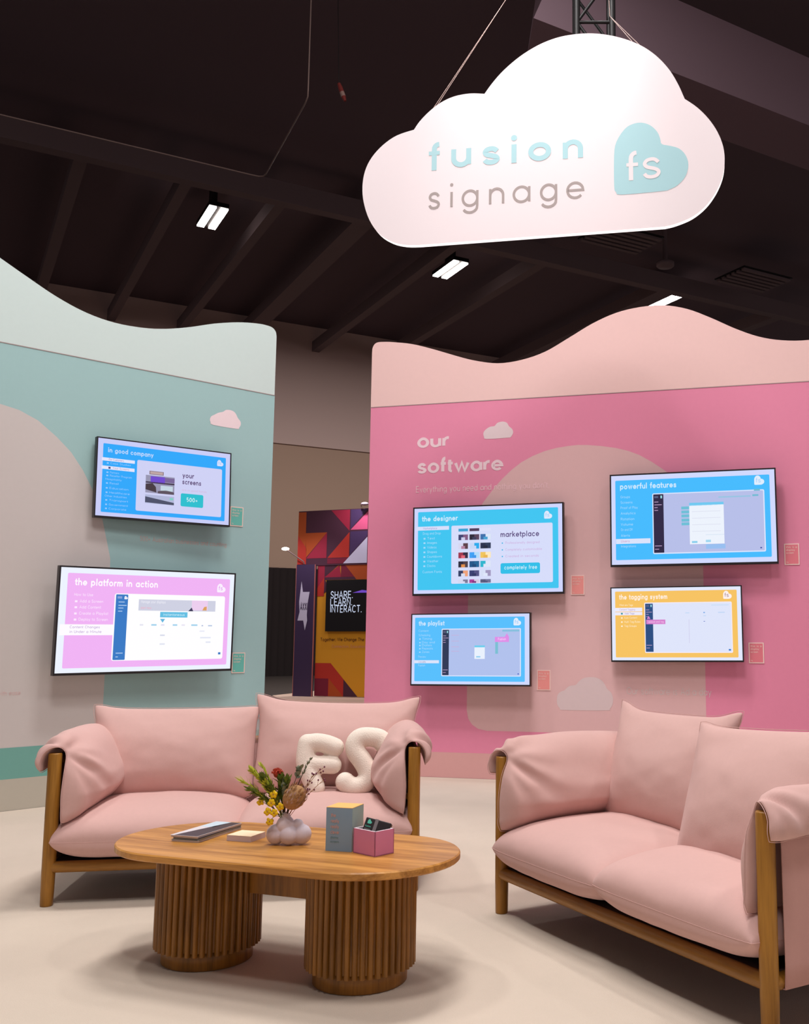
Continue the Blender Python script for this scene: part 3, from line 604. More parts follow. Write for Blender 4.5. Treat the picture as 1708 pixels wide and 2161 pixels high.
# ------------------------------------------------------------------ hanging cloud sign
M['sign'] = mat('sign_fabric', rgb(236, 224, 227), .85, emit=.10)  # slight even emission added to lift the fabric's brightness
M['sign_edge'] = mat('sign_edge_glow', rgb(255, 252, 250), .8, emit=1.0)  # emission added so the rim shows bright white
sr = empty('hanging_sign', (.0367, 5.5, 0), -.169, 'white cloud shaped hanging sign with teal and grey lettering', 'sign')
seg = [[(-.749, 3.397), (-.833, 3.403), (-.918, 3.428), (-1.0, 3.484), (-1.063, 3.576), (-1.101, 3.687), (-1.112, 3.789), (-1.098, 3.889), (-1.057, 3.973), (-.987, 4.047), (-.901, 4.10), (-.795, 4.127)],
 [(-.795, 4.127), (-.76, 4.177), (-.704, 4.233), (-.633, 4.284), (-.549, 4.317), (-.451, 4.327), (-.36, 4.316)],
 [(-.36, 4.316), (-.311, 4.382), (-.242, 4.456), (-.145, 4.533), (-.034, 4.594), (.076, 4.629), (.185, 4.640), (.294, 4.634), (.402, 4.609), (.508, 4.567), (.601, 4.511), (.679, 4.439), (.743, 4.354), (.79, 4.262), (.825, 4.171)],
 [(.825, 4.171), (.895, 4.112), (.958, 4.037), (1.007, 3.952), (1.037, 3.86), (1.043, 3.770), (1.030, 3.683), (.992, 3.595), (.933, 3.515), (.855, 3.455), (.765, 3.421), (.701, 3.408)]]
out = []
for s_ in seg: out += smooth_path(s_, 4)[:-1]
out.append((.701, 3.408))
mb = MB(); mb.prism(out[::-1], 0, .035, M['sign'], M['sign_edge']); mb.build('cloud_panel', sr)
TE = mat('sign_teal', rgb(172, 211, 218), .8, emit=.08); GR = mat('sign_grey', rgb(170, 158, 156), .8, emit=.05); WH = M['sign']  # lettering carries a little added emission like the fabric
xh = .116
for ch, x, wd in (('f', -.680, .046), ('u', -.545, .092), ('s', -.358, .083), ('i', -.183, .01), ('o', -.077, .106), ('n', .128, .090)):
    mb = MB(); hw = .0155
    if ch == 'f':
        pth = [(-.665, 3.857), (-.665, 3.990)]+arc(-.637, 3.992, .028, .028, 180, 85)[1:]; ribbon(mb, pth, hw, -.001, TE, lambda q: q)
        ribbon(mb, [(-.699, 3.966), (-.631, 3.966)], .0125, -.001, TE, lambda q: q)
    else:
        rd = 1 if ch in 'so' else .5
        fx = lambda p: (x+p[0]*wd/G[ch][0], 3.864+hw*(rd if ch != 'u' else 1)*(0 if ch in 'in' else 1)+p[1]*(xh-hw*(2 if ch in 'so' else (1 if ch in 'un' else 0))))
        for st in G[ch][1]:
            if st == 'dot': disc(mb, (0, 0), .0185, -.001, TE, lambda q: (x+.005+q[0], 4.020+q[1]), 20)
            else: ribbon(mb, [fx(p) for p in (smooth_path(st, 3) if ch == 's' else (arc(.45, .5, .45, .5, 0, 360, 40) if st is O_ else st))], hw, -.001, TE, lambda q: q)
    mb.build('letter', sr)
xh = .107
for ch, x, wd in (('s', -.692, .062), ('i', -.560, .01), ('g', -.486, .088), ('n', -.32, .078), ('a', -.178, .092), ('g', -.015, .088), ('e', .14, .092)):
    mb = MB(); hw = .0074; fx = lambda p: (x+p[0]*wd/G[ch][0], 3.613+hw+p[1]*(xh-2*hw))
    for st in G[ch][1]:
        if st == 'dot': disc(mb, (0, 0), .010, -.001, GR, lambda q: (x+.005+q[0], 3.758+q[1]), 16)
        else:
            src = arc(.45, .5, .45, .5, 0, 360, 40) if st is O_ else st
            ribbon(mb, [fx(p) for p in (smooth_path(src, 3) if ch in 's' else src)], hw, -.001, GR, lambda q: q)
    mb.build('letter', sr)
hpts = [(.424, 3.637), (.413, 3.672), (.414, 3.86), (.428, 3.942), (.475, 4.015), (.521, 4.043), (.574, 4.048), (.626, 4.026), (.665, 3.983), (.681, 3.94), (.690, 3.906), (.735, 3.892), (.787, 3.871), (.824, 3.828), (.839, 3.768), (.822, 3.701), (.776, 3.65), (.73, 3.629), (.692, 3.622), (.457, 3.618)]
mb = MB(); mb.poly(smooth_path(hpts, 3, True), -.001, TE)
hw = .0125
ribbon(mb, [(.511, 3.700), (.511, 3.83)]+arc(.541, 3.832, .030, .034, 180, 85)[1:], hw, -.0018, WH, lambda q: q)
ribbon(mb, [(.485, 3.795), (.552, 3.795)], hw*.85, -.0018, WH, lambda q: q)
ribbon(mb, [(.584+p[0]*.13, 3.712+p[1]*.108) for p in smooth_path(S_(.7, 1), 3)], hw*.85, -.0018, WH, lambda q: q)
mb.build('heart_logo', sr)
mb = MB()
for a, b in (((-.775, .03, 4.135), (-.31, .5, 5.3)), ((-.75, .03, 4.15), (-.31, .5, 5.3)), ((.548, .03, 4.545), (.36, .4, 5.0)), ((.60, .03, 4.512), (.36, .4, 5.0)), ((.825, .03, 4.18), (.80, .03, 4.24))):
    mb.tube([a, b], .0022, M['cable'], 5)
mb.tube([(-.31, .5, 5.3), (.2, 1.2, 7.6)], .0022, M['cable'], 5); mb.tube([(.36, .4, 5.0), (.2, 1.2, 7.6)], .0022, M['cable'], 5)
mb.build('suspension_wires', sr)
# rigging truss behind the top of the sign
mb = MB(); tx, ty = .42, 6.9; hwid = .13
cs = [(tx-hwid, ty-hwid), (tx+hwid, ty-hwid), (tx+hwid, ty+hwid), (tx-hwid, ty+hwid)]
for (x, y) in cs: mb.tube([(x, y, 5.2), (x, y, 10.2)], .024, M['black'], 8)
for i in range(4):
    a, b = cs[i], cs[(i+1) % 4]
    for j in range(13):
        z0 = 5.2+j*.38
        mb.tube([(a[0], a[1], z0), (b[0], b[1], z0+.38)] if j % 2 else [(b[0], b[1], z0), (a[0], a[1], z0+.38)], .012, M['black'], 6)
        mb.tube([(a[0], a[1], z0), (b[0], b[1], z0)], .012, M['black'], 6)
tag(mb.build('rigging_truss'), 'black lattice truss hanging behind the top of the cloud sign', 'truss')
# small red and white rigging tag left of the sign
mb = MB(); RT = mat('red_strap', rgb(120, 40, 36), .7); WT = mat('pale_strap', rgb(150, 120, 112), .7)
p0, p1 = Vector((-2.36, 11.0, 7.60)), Vector((-2.28, 11.0, 7.38))
for i in range(4):
    a = p0.lerp(p1, i/4); b = p0.lerp(p1, (i+1)/4); mb.tube([a, b], [.02, .028] if i == 0 else ([.028, .016] if i == 3 else .028), WT if i == 2 else RT, 8)
mb.tube([p0, (-2.45, 11.0, 10.2)], .004, M['black'], 5)
tag(mb.build('rigging_strap'), 'small red rigging strap dangling left of the cloud sign', 'strap')

# ------------------------------------------------------------------ neighbouring booth seen through the gap
NZ = -.349; nb = (-4.061, 18.443, -.02)
NB = dict(dk=mat('np_dark_plum', rgb(84, 46, 62), .7), pu=mat('np_purple', rgb(82, 58, 98), .6), cr=mat('np_crimson', rgb(170, 42, 66), .7), og=mat('np_orange', rgb(190, 84, 36), .7), rd=mat('np_red', rgb(196, 56, 44), .7),
          yl=mat('np_yellow', rgb(232, 160, 40), .7), wh=mat('np_white', rgb(222, 214, 234), .7), pk=mat('np_pink', rgb(240, 100, 142), .7), mr=mat('np_maroon', rgb(132, 36, 58), .7), col=mat('np_column', rgb(70, 52, 84), .6), led=mat('np_edge', rgb(200, 120, 110), .6))
r = empty('exhibition_backdrop', nb, NZ, 'tall backdrop of red, orange and purple triangles seen through the gap', 'exhibition stand')
mb = MB()
mb.box(-.49, 3.0, 0, .1, 2.42, 3.46, NB['dk']); mb.box(-.05, 3.0, .02, .1, .02, 2.42, NB['yl'])
y = -.002
def P(pts, m, yy=y): mb.poly(pts if sum((pts[i-1][0]*pts[i][1]-pts[i][0]*pts[i-1][1]) for i in range(len(pts))) > 0 else pts[::-1], yy, NB[m])
P([(-.49, 2.45), (-.49, 3.44), (-.32, 3.44), (-.32, 2.45)], 'og'); P([(-.49, 2.45), (-.49, 3.0), (-.3, 2.75), (-.3, 2.45)], 'rd', -.003)
P([(-.33, 3.04), (.14, 3.04), (-.3, 2.58)], 'og', -.003); P([(.14, 3.04), (.14, 2.56), (-.3, 2.56)], 'cr', -.003)
P([(.22, 3.45), (.62, 3.45), (.62, 3.05)], 'cr'); P([(.64, 3.45), (1.0, 3.45), (.64, 3.08)], 'pu'); P([(.64, 3.07), (1.0, 3.07), (1.0, 3.40)], 'pk', -.003)
P([(.62, 3.03), (.62, 2.56), (.16, 2.56)], 'rd'); P([(.64, 3.04), (1.0, 3.04), (1.0, 2.95), (.64, 2.6)], 'pu', -.0025); P([(.50, 2.45), (1.0, 2.45), (1.0, 2.93)], 'wh', -.004); P([(.16, 2.45), (.5, 2.45), (.6, 2.55), (.16, 2.55)], 'mr', -.003)
P([(1.05, 2.45), (3.0, 2.45), (3.0, 3.3)], 'cr')
yy = .016
P([(-.05, 1.85), (.1, 1.95), (.1, 2.43), (-.05, 2.43)], 'cr', yy); P([(.1, 2.2), (.1, 2.43), (.4, 2.43)], 'dk', yy); P([(.1, 2.2), (.42, 2.43), (.45, 2.2)], 'cr', yy-.001); P([(.45, 2.2), (.45, 2.43), (.52, 2.43), (.76, 2.2)], 'mr', yy-.002); P([(.53, 2.43), (1.05, 2.43), (1.05, 2.15), (.78, 2.15)], 'og', yy-.003); P([(.1, 2.2), (.78, 2.2), (.78, 2.15), (.1, 2.15)], 'dk', yy-.001); P([(-.05, 1.85), (.1, 1.85), (.1, 2.2), (-.05, 2.0)], 'rd', yy-.003)
P([(.1, 1.9), (.2, 1.98), (.1, 2.2)], 'dk', yy-.004)
P([(-.05, .62), (.28, .62), (.56, .33), (.56, .02), (-.05, .02)], 'rd', yy); P([(-.05, .34), (.24, .34), (.24, .02), (-.05, .02)], 'mr', yy-.001); P([(.25, .34), (.25, .02), (.56, .02)], 'og', yy-.001); P([(.56, .33), (.56, .02), (.86, .02)], 'dk', yy-.001)
mb.build('graphic_panels', r)
mb = MB(); text(mb, 'Together, We Change The World', .0+.05, 1.02, .045, .012, mat('np_text', rgb(90, 40, 30), .7), 1.15, .2); text(mb, 'Connection. Education', .3, .90, .04, .012, mat('np_text2', rgb(226, 160, 120), .7), .7, .18); mb.build('backdrop_lettering', r)
c = empty('display_column', (nb[0]-.0, nb[1], nb[2]), NZ, 'dark purple pillar with a white spiky logo, left of the triangle backdrop', 'display column')
mb = MB(); mb.box(-.455, -.06, -.07, -.012, 0, 2.44, NB['col']); mb.box(-.465, -.455, -.072, -.05, 0, 2.44, NB['led']); mb.box(-.06, -.05, -.072, -.05, 0, 2.44, NB['led']); mb.build('column_body', c)
mb = MB(); lg = [(-.40, 2.10), (-.34, 1.98), (-.36, 1.86), (-.19, 1.88), (-.23, 1.74), (-.22, 1.60), (-.17, 1.56), (-.22, 1.50), (-.26, 1.28), (-.29, 1.46), (-.44, 1.46), (-.38, 1.60), (-.40, 1.74)]
lg = [(-.335, 2.13), (-.30, 1.93), (-.155, 1.93), (-.19, 1.72), (-.20, 1.50), (-.19, 1.40), (-.235, 1.22), (-.275, 1.40), (-.40, 1.40), (-.36, 1.56), (-.375, 1.75)]
mb.poly(lg, -.074, NB['wh']); text(mb, 'AXXI', -.345, 1.58, .11, -.077, NB['col'], .15, .3); mb.build('spiky_logo', c)
tvb = empty('presentation_screen', (nb[0], nb[1], nb[2]), NZ, 'black screen reading SHARE. LEARN. INTERACT. on the yellow backdrop', 'screen')
mb = MB(); mb.box(.19, 1.75, -.06, .018, 1.20, 2.14, M['black']); mb.build('screen_panel', tvb)
mb = MB(); wt = screen_mat(205, 215, 240)
text(mb, 'SHARE.', .29, 1.80, .095, -.064, wt, .47, .2); text(mb, 'LEARN.', .29, 1.67, .095, -.064, wt, .46, .2); text(mb, 'INTERACT.', .29, 1.54, .095, -.064, wt, .66, .2)
mb.poly([(.75, 1.90), (1.1, 1.90), (1.1, 1.93), (.95, 1.95)], -.063, screen_mat(110, 70, 190)); mb.build('screen_lettering', tvb)
def arm_light(x, z, x2, z2, label, e=6.0):
    a = empty('arm_light', nb, NZ, label, 'spotlight', 'arm lights on the neighbouring booth')
    b = MB(); b.tube([(x, -.06, z), (x, -.09, z+.05), (x2, -.16, z2)], .012, M['cable'], 8); b.build('arm', a)
    b = MB(); b.ball((x2, -.16, z2), .062, mat('arm_lamp', (1, .97, .9, 1) if e else rgb(200, 180, 190), .4, emit=e), sc_=(1.2, 1, .5)); b.build('lamp_head', a)
arm_light(-.3, 2.45, -.655, 2.74, 'small lit arm light reaching left from the purple pillar')
arm_light(.90, 3.46, 1.02, 3.52, 'unlit arm light clamped on top of the triangle backdrop', 0)
mb = MB(); ff = smooth_path([(-4.95, 18.75), (-4.45, 17.6), (-3.93, 16.86), (-3.33, 16.26), (-2.6, 15.9)], 5)+[(2, 15.9), (2, 20.5), (-4.3, 21)]
n = len(ff); mb.add([(x, y_, -.008) for x, y_ in ff]+[(x, y_, -.02) for x, y_ in ff], [tuple(range(n))]+[(i, i+n, (i+1) % n+n, (i+1) % n)[::-1] for i in range(n)], mat('far_carpet', rgb(196, 168, 150), .9))
tag(mb.build('booth_carpet'), 'pale carpet with curved edge at the foot of the triangle backdrop', 'carpet')
spot('booth_spotlight', (-3.2, 17.4, 3.9), (-3.4, 18.3, 2.6), 60, math.radians(100), 1, .05, (.9, .85, 1))
spot('booth_spotlight', (-4.6, 17.6, 3.2), (-4.2, 18.4, 1.4), 40, math.radians(110), 1, .05, (.95, .85, 1))

# ------------------------------------------------------------------ soft goods: inflate a flat cover and let it wrinkle
def inflate(W, H, T, nx=44, ny=30, seed=0, steps=150, p=1.0, rnd=.10, stretch=.0):
    """two sheets sewn along the rim, blown up; returns sheet arrays (2,ny,nx,3) scaled to W x H x T"""
    rs = np.random.RandomState(seed)
    gx, gy = np.meshgrid(np.linspace(-W/2, W/2, nx), np.linspace(-H/2, H/2, ny))
    # round the corners of the cover a little
    rx = rnd*min(W, H)
    cx = np.clip(np.abs(gx)-(W/2-rx), 0, None)/rx; cy = np.clip(np.abs(gy)-(H/2-rx), 0, None)/rx
    f = np.where((cx > 0) & (cy > 0), 1-.10*np.minimum(cx, cy)**2, 1.0)
    gx, gy = gx*f, gy*f
    X = np.zeros((2, ny, nx, 3)); X[..., 0] = gx; X[..., 1] = gy
    X0 = X.copy()
    X[0, ..., 2] = .01; X[1, ..., 2] = -.01
    X[:, 1:-1, 1:-1, 2] += rs.uniform(-.004, .004, (2, ny-2, nx-2))
    V = np.zeros_like(X)
    def rim():
        m = (X[0]+X[1])*.5
        for sl in ((0, slice(None)), (-1, slice(None)), (slice(None), 0), (slice(None), -1)):
            X[0][sl] = m[sl]; X[1][sl] = m[sl]
    def d(a, b): return np.linalg.norm(a-b, axis=-1)
    sets = []
    def mk(ia, ib, k):
        L = d(X0[ia], X0[ib]); sets.append((ia, ib, L[..., None], k))
    A = slice(None)
    for s0 in (0, 1):
        n_ = (nx-s0)//2
        mk((A, A, slice(s0, s0+2*n_-1, 2)), (A, A, slice(s0+1, s0+2*n_, 2)), 1.)
        n_ = (ny-s0)//2
        mk((A, slice(s0, s0+2*n_-1, 2), A), (A, slice(s0+1, s0+2*n_, 2), A), 1.)
        for t0 in (0, 1):
            n1 = (nx-s0)//2; n2 = (ny-t0)//2
            ia = (A, slice(t0, t0+2*n2-1, 2), slice(s0, s0+2*n1-1, 2)); ib = (A, slice(t0+1, t0+2*n2, 2), slice(s0+1, s0+2*n1, 2))
            mk(ia, ib, .55)
            ia = (A, slice(t0, t0+2*n2-1, 2), slice(s0+1, s0+2*n1, 2)); ib = (A, slice(t0+1, t0+2*n2, 2), slice(s0, s0+2*n1-1, 2))
            mk(ia, ib, .55)
    # bending: second neighbours
    def mk2(ia, ib):
        L = d(X0[ia], X0[ib]); sets.append((ia, ib, L[..., None], .08))
    mk2((A, A, slice(0, nx-2)), (A, A, slice(2, nx))); mk2((A, slice(0, ny-2), A), (A, slice(2, ny), A))
    pr = .0009*p*min(W, H)/.5
    for st in range(steps):
        gxv = np.zeros_like(X); gyv = np.zeros_like(X)
        gxv[:, :, 1:-1] = X[:, :, 2:]-X[:, :, :-2]; gyv[:, 1:-1] = X[:, 2:]-X[:, :-2]
        nr = np.cross(gxv, gyv); nr[1] *= -1
        ln = np.linalg.norm(nr, axis=-1, keepdims=True)+1e-9
        V = V*.90+nr/ln*pr*(1 if st < steps*.7 else .8)
        X = X+V; old = X.copy()
        for it in range(5):
            for ia, ib, L, k_ in sets:
                a = X[ia]; b = X[ib]; dd = b-a; ll = np.linalg.norm(dd, axis=-1, keepdims=True)+1e-9
                st_ = (ll-L)/ll*.5*k_
                if k_ < .2: st_ = np.minimum(st_, 0)
                X[ia] = a+dd*st_; X[ib] = b-dd*st_
            rim()
        V += (X-old)*.6
        V = np.clip(V, -.03, .03)
    for a, L in ((0, W), (1, H), (2, T)):
        lo, hi = X[..., a].min(), X[..., a].max(); X[..., a] = (X[..., a]-(lo+hi)/2)*L/(hi-lo)
    return X
def sheet_mesh(name, X, fn, m, parent, seam=True, sub=1):
    """weld the two sheets, pass each vertex through fn and build the cushion"""
    _, ny, nx, _ = X.shape; idx = np.zeros((2, ny, nx), int); vs = []
    for j in range(ny):
        for i in range(nx):
            vs.append(X[0, j, i]); idx[0, j, i] = len(vs)-1
    for j in range(ny):
        for i in range(nx):
            if j in (0, ny-1) or i in (0, nx-1): idx[1, j, i] = idx[0, j, i]
            else: vs.append(X[1, j, i]); idx[1, j, i] = len(vs)-1
    P_ = fn(np.array(vs))
    fs = []
    for j in range(ny-1):
        for i in range(nx-1):
            fs.append((idx[0, j, i], idx[0, j, i+1], idx[0, j+1, i+1], idx[0, j+1, i]))
            fs.append((idx[1, j, i], idx[1, j+1, i], idx[1, j+1, i+1], idx[1, j, i+1]))
    mb = MB(); mb.add([tuple(map(float, p)) for p in P_], [tuple(int(k) for k in f) for f in fs], m, True)
    o = mb.build(name, parent, subsurf=sub)
    if seam:
        loop = [idx[0, 0, i] for i in range(nx)]+[idx[0, j, nx-1] for j in range(1, ny)]+[idx[0, ny-1, i] for i in range(nx-2, -1, -1)]+[idx[0, j, 0] for j in range(ny-2, 0, -1)]
        sm = MB(); pts = [P_[k] for k in loop]; pts.append(pts[0]); sm.tube([tuple(map(float, p)) for p in pts], .0011, m, 6, caps=False)
        sm.build('seam', o)
    return o
from mathutils import noise as mnoise
def dress(X, W, H, square=.6, full=.62, fold=.006, seed=0):
    """X scaled to W x H x 1; straighten the rim, fill out the edges, add soft folds that run out of the corners"""
    _, ny, nx, _c = X.shape
    gx, gy = np.meshgrid(np.linspace(-.5, .5, nx), np.linspace(-.5, .5, ny))
    Y = X.copy(); Y[..., 0] = X[..., 0]/np.ptp(X[..., 0])*W; Y[..., 1] = X[..., 1]/np.ptp(X[..., 1])*H
    z = X[..., 2]/np.abs(X[..., 2]).max()
    # grid parameter warped so that the flat target follows the same spacing
    Y[..., 0] = Y[..., 0]*(1-square)+gx*W*.985*square; Y[..., 1] = Y[..., 1]*(1-square)+gy*H*.985*square
    zz = np.sign(z)*np.abs(z)**full
    out_ = Y.copy(); out_[..., 2] = zz*.5
    for j in range(ny):
        for i in range(nx):
            a, b = gx[j, i]*W, gy[j, i]*H; f = 0
            edge = min(1, 6*min(.5-abs(gx[j, i]), .5-abs(gy[j, i])))
            if edge <= 0: continue
            for sx_ in (-1, 1):
                for sy_ in (-1, 1):
                    dx, dy = a-sx_*W/2, b-sy_*H/2; r = math.hypot(dx, dy); t = math.atan2(abs(dy), abs(dx))
                    f += math.exp(-r/.14)*math.sin(t*8+mnoise.noise(Vector((sx_*3.1, sy_*2.7, seed*1.3+r*4)))*5)*min(1, r/.05)
            for s_ in (0, 1):
                n_ = mnoise.noise(Vector((a*5+seed*7.1, b*9, s_*5.5)))+.5*mnoise.noise(Vector((a*14, b*20+seed, s_*3.3)))
                out_[s_, j, i, 2] += (f*fold+n_*fold*.8)*edge*(1 if s_ == 0 else -1)/.22
    return out_
def rotm(rx=0, ry=0, rz=0): return np.array(Euler((rx, ry, rz), 'XYZ').to_matrix())
PIL = {}
def pil(key, *a, **k):
    if key not in PIL: PIL[key] = inflate(*a, **k)
    return PIL[key]
def back_cushion(par, u, v, z, W, H, T, tilt, yaw=0, roll=0, seed=1, flip=False, droop=0.0, square=.86, ears=(.012, .012)):
    X = dress(pil(('b', seed), .80, .52, .24, 48, 32, seed, 140, 1.0), W, H, square, .72, .0065, seed)
    def fn(p):
        q = p.copy(); q[:, 2] *= T
        if flip: q[:, 0] *= -1; q[:, 2] *= -1
        for sg, e_ in ((-1, ears[0]), (1, ears[1])):       # soft dog ears at the upper corners
            dx, dy = q[:, 0]-sg*W/2, q[:, 1]-H/2; g_ = np.exp(-(dx**2+dy**2)/.0060); q[:, 1] += e_*g_; q[:, 0] += sg*e_*.7*g_
            dy2 = q[:, 1]+H/2; g_ = np.exp(-(dx**2+dy2**2)/.0028); q[:, 1] += .02*g_; q[:, 0] -= sg*.014*g_
        q[:, 0] -= np.sign(q[:, 0])*.010*np.exp(-((np.abs(q[:, 0])-W/2)/.03)**2)*(1-np.abs(2*q[:, 1]/H)**3)
        h = q[:, 1]/(H/2)
        q[:, 2] *= 1.0-.25*h                      # filling settles toward the bottom
        q[:, 1] += -droop*(1-(q[:, 0]/(W/2))**2)*np.clip(h, 0, 1)   # the top edge sags between the corners
        r_ = np.stack([q[:, 0], -q[:, 2], q[:, 1]], 1)
        r_ = r_ @ (rotm(0, 0, yaw) @ rotm(-tilt, 0, 0) @ rotm(0, -roll, 0)).T
        r_ = r_+np.array([u, v, z])
        return r_
    return sheet_mesh('back_cushion', X, fn, M['fabric'], par)
def seat_cushion(par, u0, u1, seed, v0=-.065, v1=.66, lift=0.0):
    W = u1-u0; D = v1-v0
    nx, ny = 44, 44; a = np.linspace(-1, 1, nx); a = np.sign(a)*(1-(1-np.abs(a))**1.8); fx_, fy_ = np.meshgrid(a, a)
    # rounded plan, puffed profile with a seam at mid height
    X = np.zeros((2, ny, nx, 3)); prof = np.clip(1-np.abs(fx_)**5, 0, 1)**.46*np.clip(1-np.abs(fy_)**5, 0, 1)**.46
    for k, (h_, sg) in enumerate(((.105, 1), (.088, -1))):
        X[k, ..., 0] = fx_*W/2*(1-.045*np.abs(fy_)**5); X[k, ..., 1] = fy_*D/2*(1-.045*np.abs(fx_)**5)
        X[k, ..., 2] = sg*prof*h_+(.030*(1-fx_**2)*(1-fy_**2) if sg > 0 else 0)
        # the fabric bulges a little past the seam
        X[k, ..., 1] += np.sign(fy_)*.012*(prof-prof**4)*(np.abs(fy_) > .6)
    def fn(p):
        q = p.copy(); n_ = np.array([mnoise.noise(Vector((a_*4+seed*3.3, b_*4, c_*4)))+.5*mnoise.noise(Vector((a_*13+seed, b_*13, c_*9))) for a_, b_, c_ in p])
        q[:, 2] += n_*.006*np.clip(np.abs(p[:, 2])/.05, 0, 1)
        r_ = np.stack([q[:, 0]+(u0+u1)/2, q[:, 1]+(v0+v1)/2, q[:, 2]+.256+lift], 1)
        r_[:, 2] = np.maximum(r_[:, 2], .1745)
        return r_
    return sheet_mesh('seat_cushion', X, fn, M['fabric'], par)
def arm_cushion(par, side, seed, L=1.48, bulge=1.0):
    """a long pillow folded over the side rail; side = -1 at u=0, +1 at u=L"""
    X = dress(pil(('a', seed), .74, .66, .22, 46, 40, seed, 140, 1.0), .74, .66, .75, .55, .004, seed)
    # spine of the fold: outer flap -> over the rail -> down the inside (t, z)
    cl_ = [(-.046, .528), (-.050, .570), (-.040, .606), (-.014, .630), (.018, .632), (.040, .608), (.046, .56), (.044, .49), (.042, .43), (.044, .375), (.046, .318)]
    cl_ = np.array(smooth_path(cl_, 8)); ds = np.r_[0, np.cumsum(np.linalg.norm(np.diff(cl_, axis=0), axis=1))]; ds /= ds[-1]
    tg = np.gradient(cl_, axis=0)
    tg = np.stack([np.convolve(np.pad(tg[:, k], 5, 'edge'), np.ones(11)/11, 'valid') for k in (0, 1)], 1)
    tg /= np.linalg.norm(tg, axis=1)[:, None]
    def fn(p):
        s = np.clip(p[:, 1]/.66+.5, 0, 1)
        cx_ = np.interp(s, ds, cl_[:, 0]); cz_ = np.interp(s, ds, cl_[:, 1])
        nx_ = -np.interp(s, ds, tg[:, 1]); nz_ = np.interp(s, ds, tg[:, 0])
        pos = p[:, 2] > 0
        amp = np.interp(s, [0, .10, .22, .34, .46, .60, .74, .88, 1], [.06, .058, .055, .080, .118, .165, .190, .175, .12])*(1-(1-bulge)*np.clip((s-.12)/.25, 0, 1))
        th = np.where(pos, p[:, 2]*2*amp, p[:, 2]*2*np.interp(s, [0, .3, 1], [.02, .012, .022]))
        v = .325+p[:, 0]
        # gathers radiating from the post where the fold is pinned
        fr = np.clip(1-(v+.04)/.34, 0, 1)**1.2
        dz, dv = (s-.36)*.62, v+.05; rad = np.hypot(dz, dv); ang = np.arctan2(dz, np.maximum(dv, .004))
        g = (.020*np.sin(ang*7.0+seed*.9)+.017*np.sin(ang*15+seed))*fr*np.clip(rad/.10, 0, 1)*np.exp(-rad/.22)*1.5
        th = th+np.where(pos, g, 0)*np.clip(p[:, 2]*6, 0, 1)
        pin = np.exp(-((v+.05)/.07)**2)*np.exp(-((s-.38)/.10)**2)
        th = th*(1-.65*pin)
        tt = cx_+nx_*th; zz = cz_+nz_*th
        v = v+.03*pin-.012*np.exp(-((s-.72)/.2)**2)*np.exp(-((v+.04)/.12)**2)
        tt = np.where(side < 0, tt, L-tt)
        return np.stack([tt, v, zz], 1)
    return sheet_mesh('arm_cushion', X, fn, M['fabric'], par)
def sofa(o, az, label, backs, seats, seeds):
    L = 1.48; D = .76; HP = .608
    r = empty('sofa', (o[0], o[1], 0), az, label, 'sofa', 'pink two seat sofas')
    for u, v, h in ((0, 0, HP), (L, 0, HP), (0, D, HP), (L, D, HP)):
        mb = MB()
        mb.lathe([(0, 0), (.022, 0), (.0245, .004), (.0265, .12), (.0265, h-.004), (.0245, h), (0, h)], M['frame_wood'], 24, u, v); mb.build('leg', r)
    mb = MB(); mb.tube([(0, 0, .152), (L, 0, .152)], .023, M['rail_wood'], 16); mb.build('front_rail', r)
    mb = MB(); mb.tube([(0, D, .152), (L, D, .152)], .023, M['rail_wood'], 12); mb.build('back_rail', r)
    mb = MB(); mb.tube([(0, D, .575), (L, D, .575)], .020, M['rail_wood'], 12); mb.build('back_rail', r)
    for u in (0, L):
        mb = MB(); mb.tube([(u, 0, .152), (u, D, .152)], .023, M['rail_wood'], 12); mb.build('side_rail', r)
        mb = MB(); mb.tube([(u, 0, .575), (u, D, .575)], .018, M['rail_wood'], 12); mb.build('arm_rail', r)
        s_ = 1 if u else -1
        mb = MB(); x = u+s_*.026
        N_ = 14; vs = []; fs = []
        prof = [(x-s_*.045, .13), (x, .135), (x+s_*.004, .2), (x+s_*.002, .35), (x, .5), (x-s_*.002, .585), (x-s_*.024, .6)]
        for j in range(N_+1):
            v_ = .035+(D-.07)*j/N_
            for (a, b) in prof: vs.append((a, v_, b))
        k_ = len(prof)
        for j in range(N_):
            for i in range(k_-1): fs.append((j*k_+i, (j+1)*k_+i, (j+1)*k_+i+1, j*k_+i+1))
        mb.add(vs, fs, M['fabric_side'], True); p_ = mb.build('side_panel', r)
        sd = p_.modifiers.new('sol', 'SOLIDIFY'); sd.thickness = .004
    mb = MB(); vs = []; mb.box(.03, L-.03, D-.012, D+.006, .16, .59, M['fabric_side']); mb.build('back_panel', r)
    mb = MB()
    mb.box(.0, L, .01, D-.01, .158, .171, M['under'])
    mb.build('seat_base', r)
    for a in seats: seat_cushion(r, *a)
    for a, s_ in zip((-1, 1), seeds): arm_cushion(r, a, s_[0], L, s_[1])
    for kw in backs: back_cushion(r, **kw)
    return r
sofa((-1.996, 4.190), .169, 'pink sofa facing the viewer, with the white letter cushions on it',
     [dict(u=.385, v=.50, z=.542, W=.77, H=.455, T=.24, tilt=.30, seed=1, droop=.0, ears=(.016, .0)),
      dict(u=1.125, v=.50, z=.560, W=.78, H=.475, T=.24, tilt=.30, yaw=-.02, roll=-.03, seed=2, droop=.008, ears=(.024, .026))],
     [(-.008, .762, 3), (.716, 1.487, 4, -.065, .66, .003)], ((5, .90), (6, .88)))
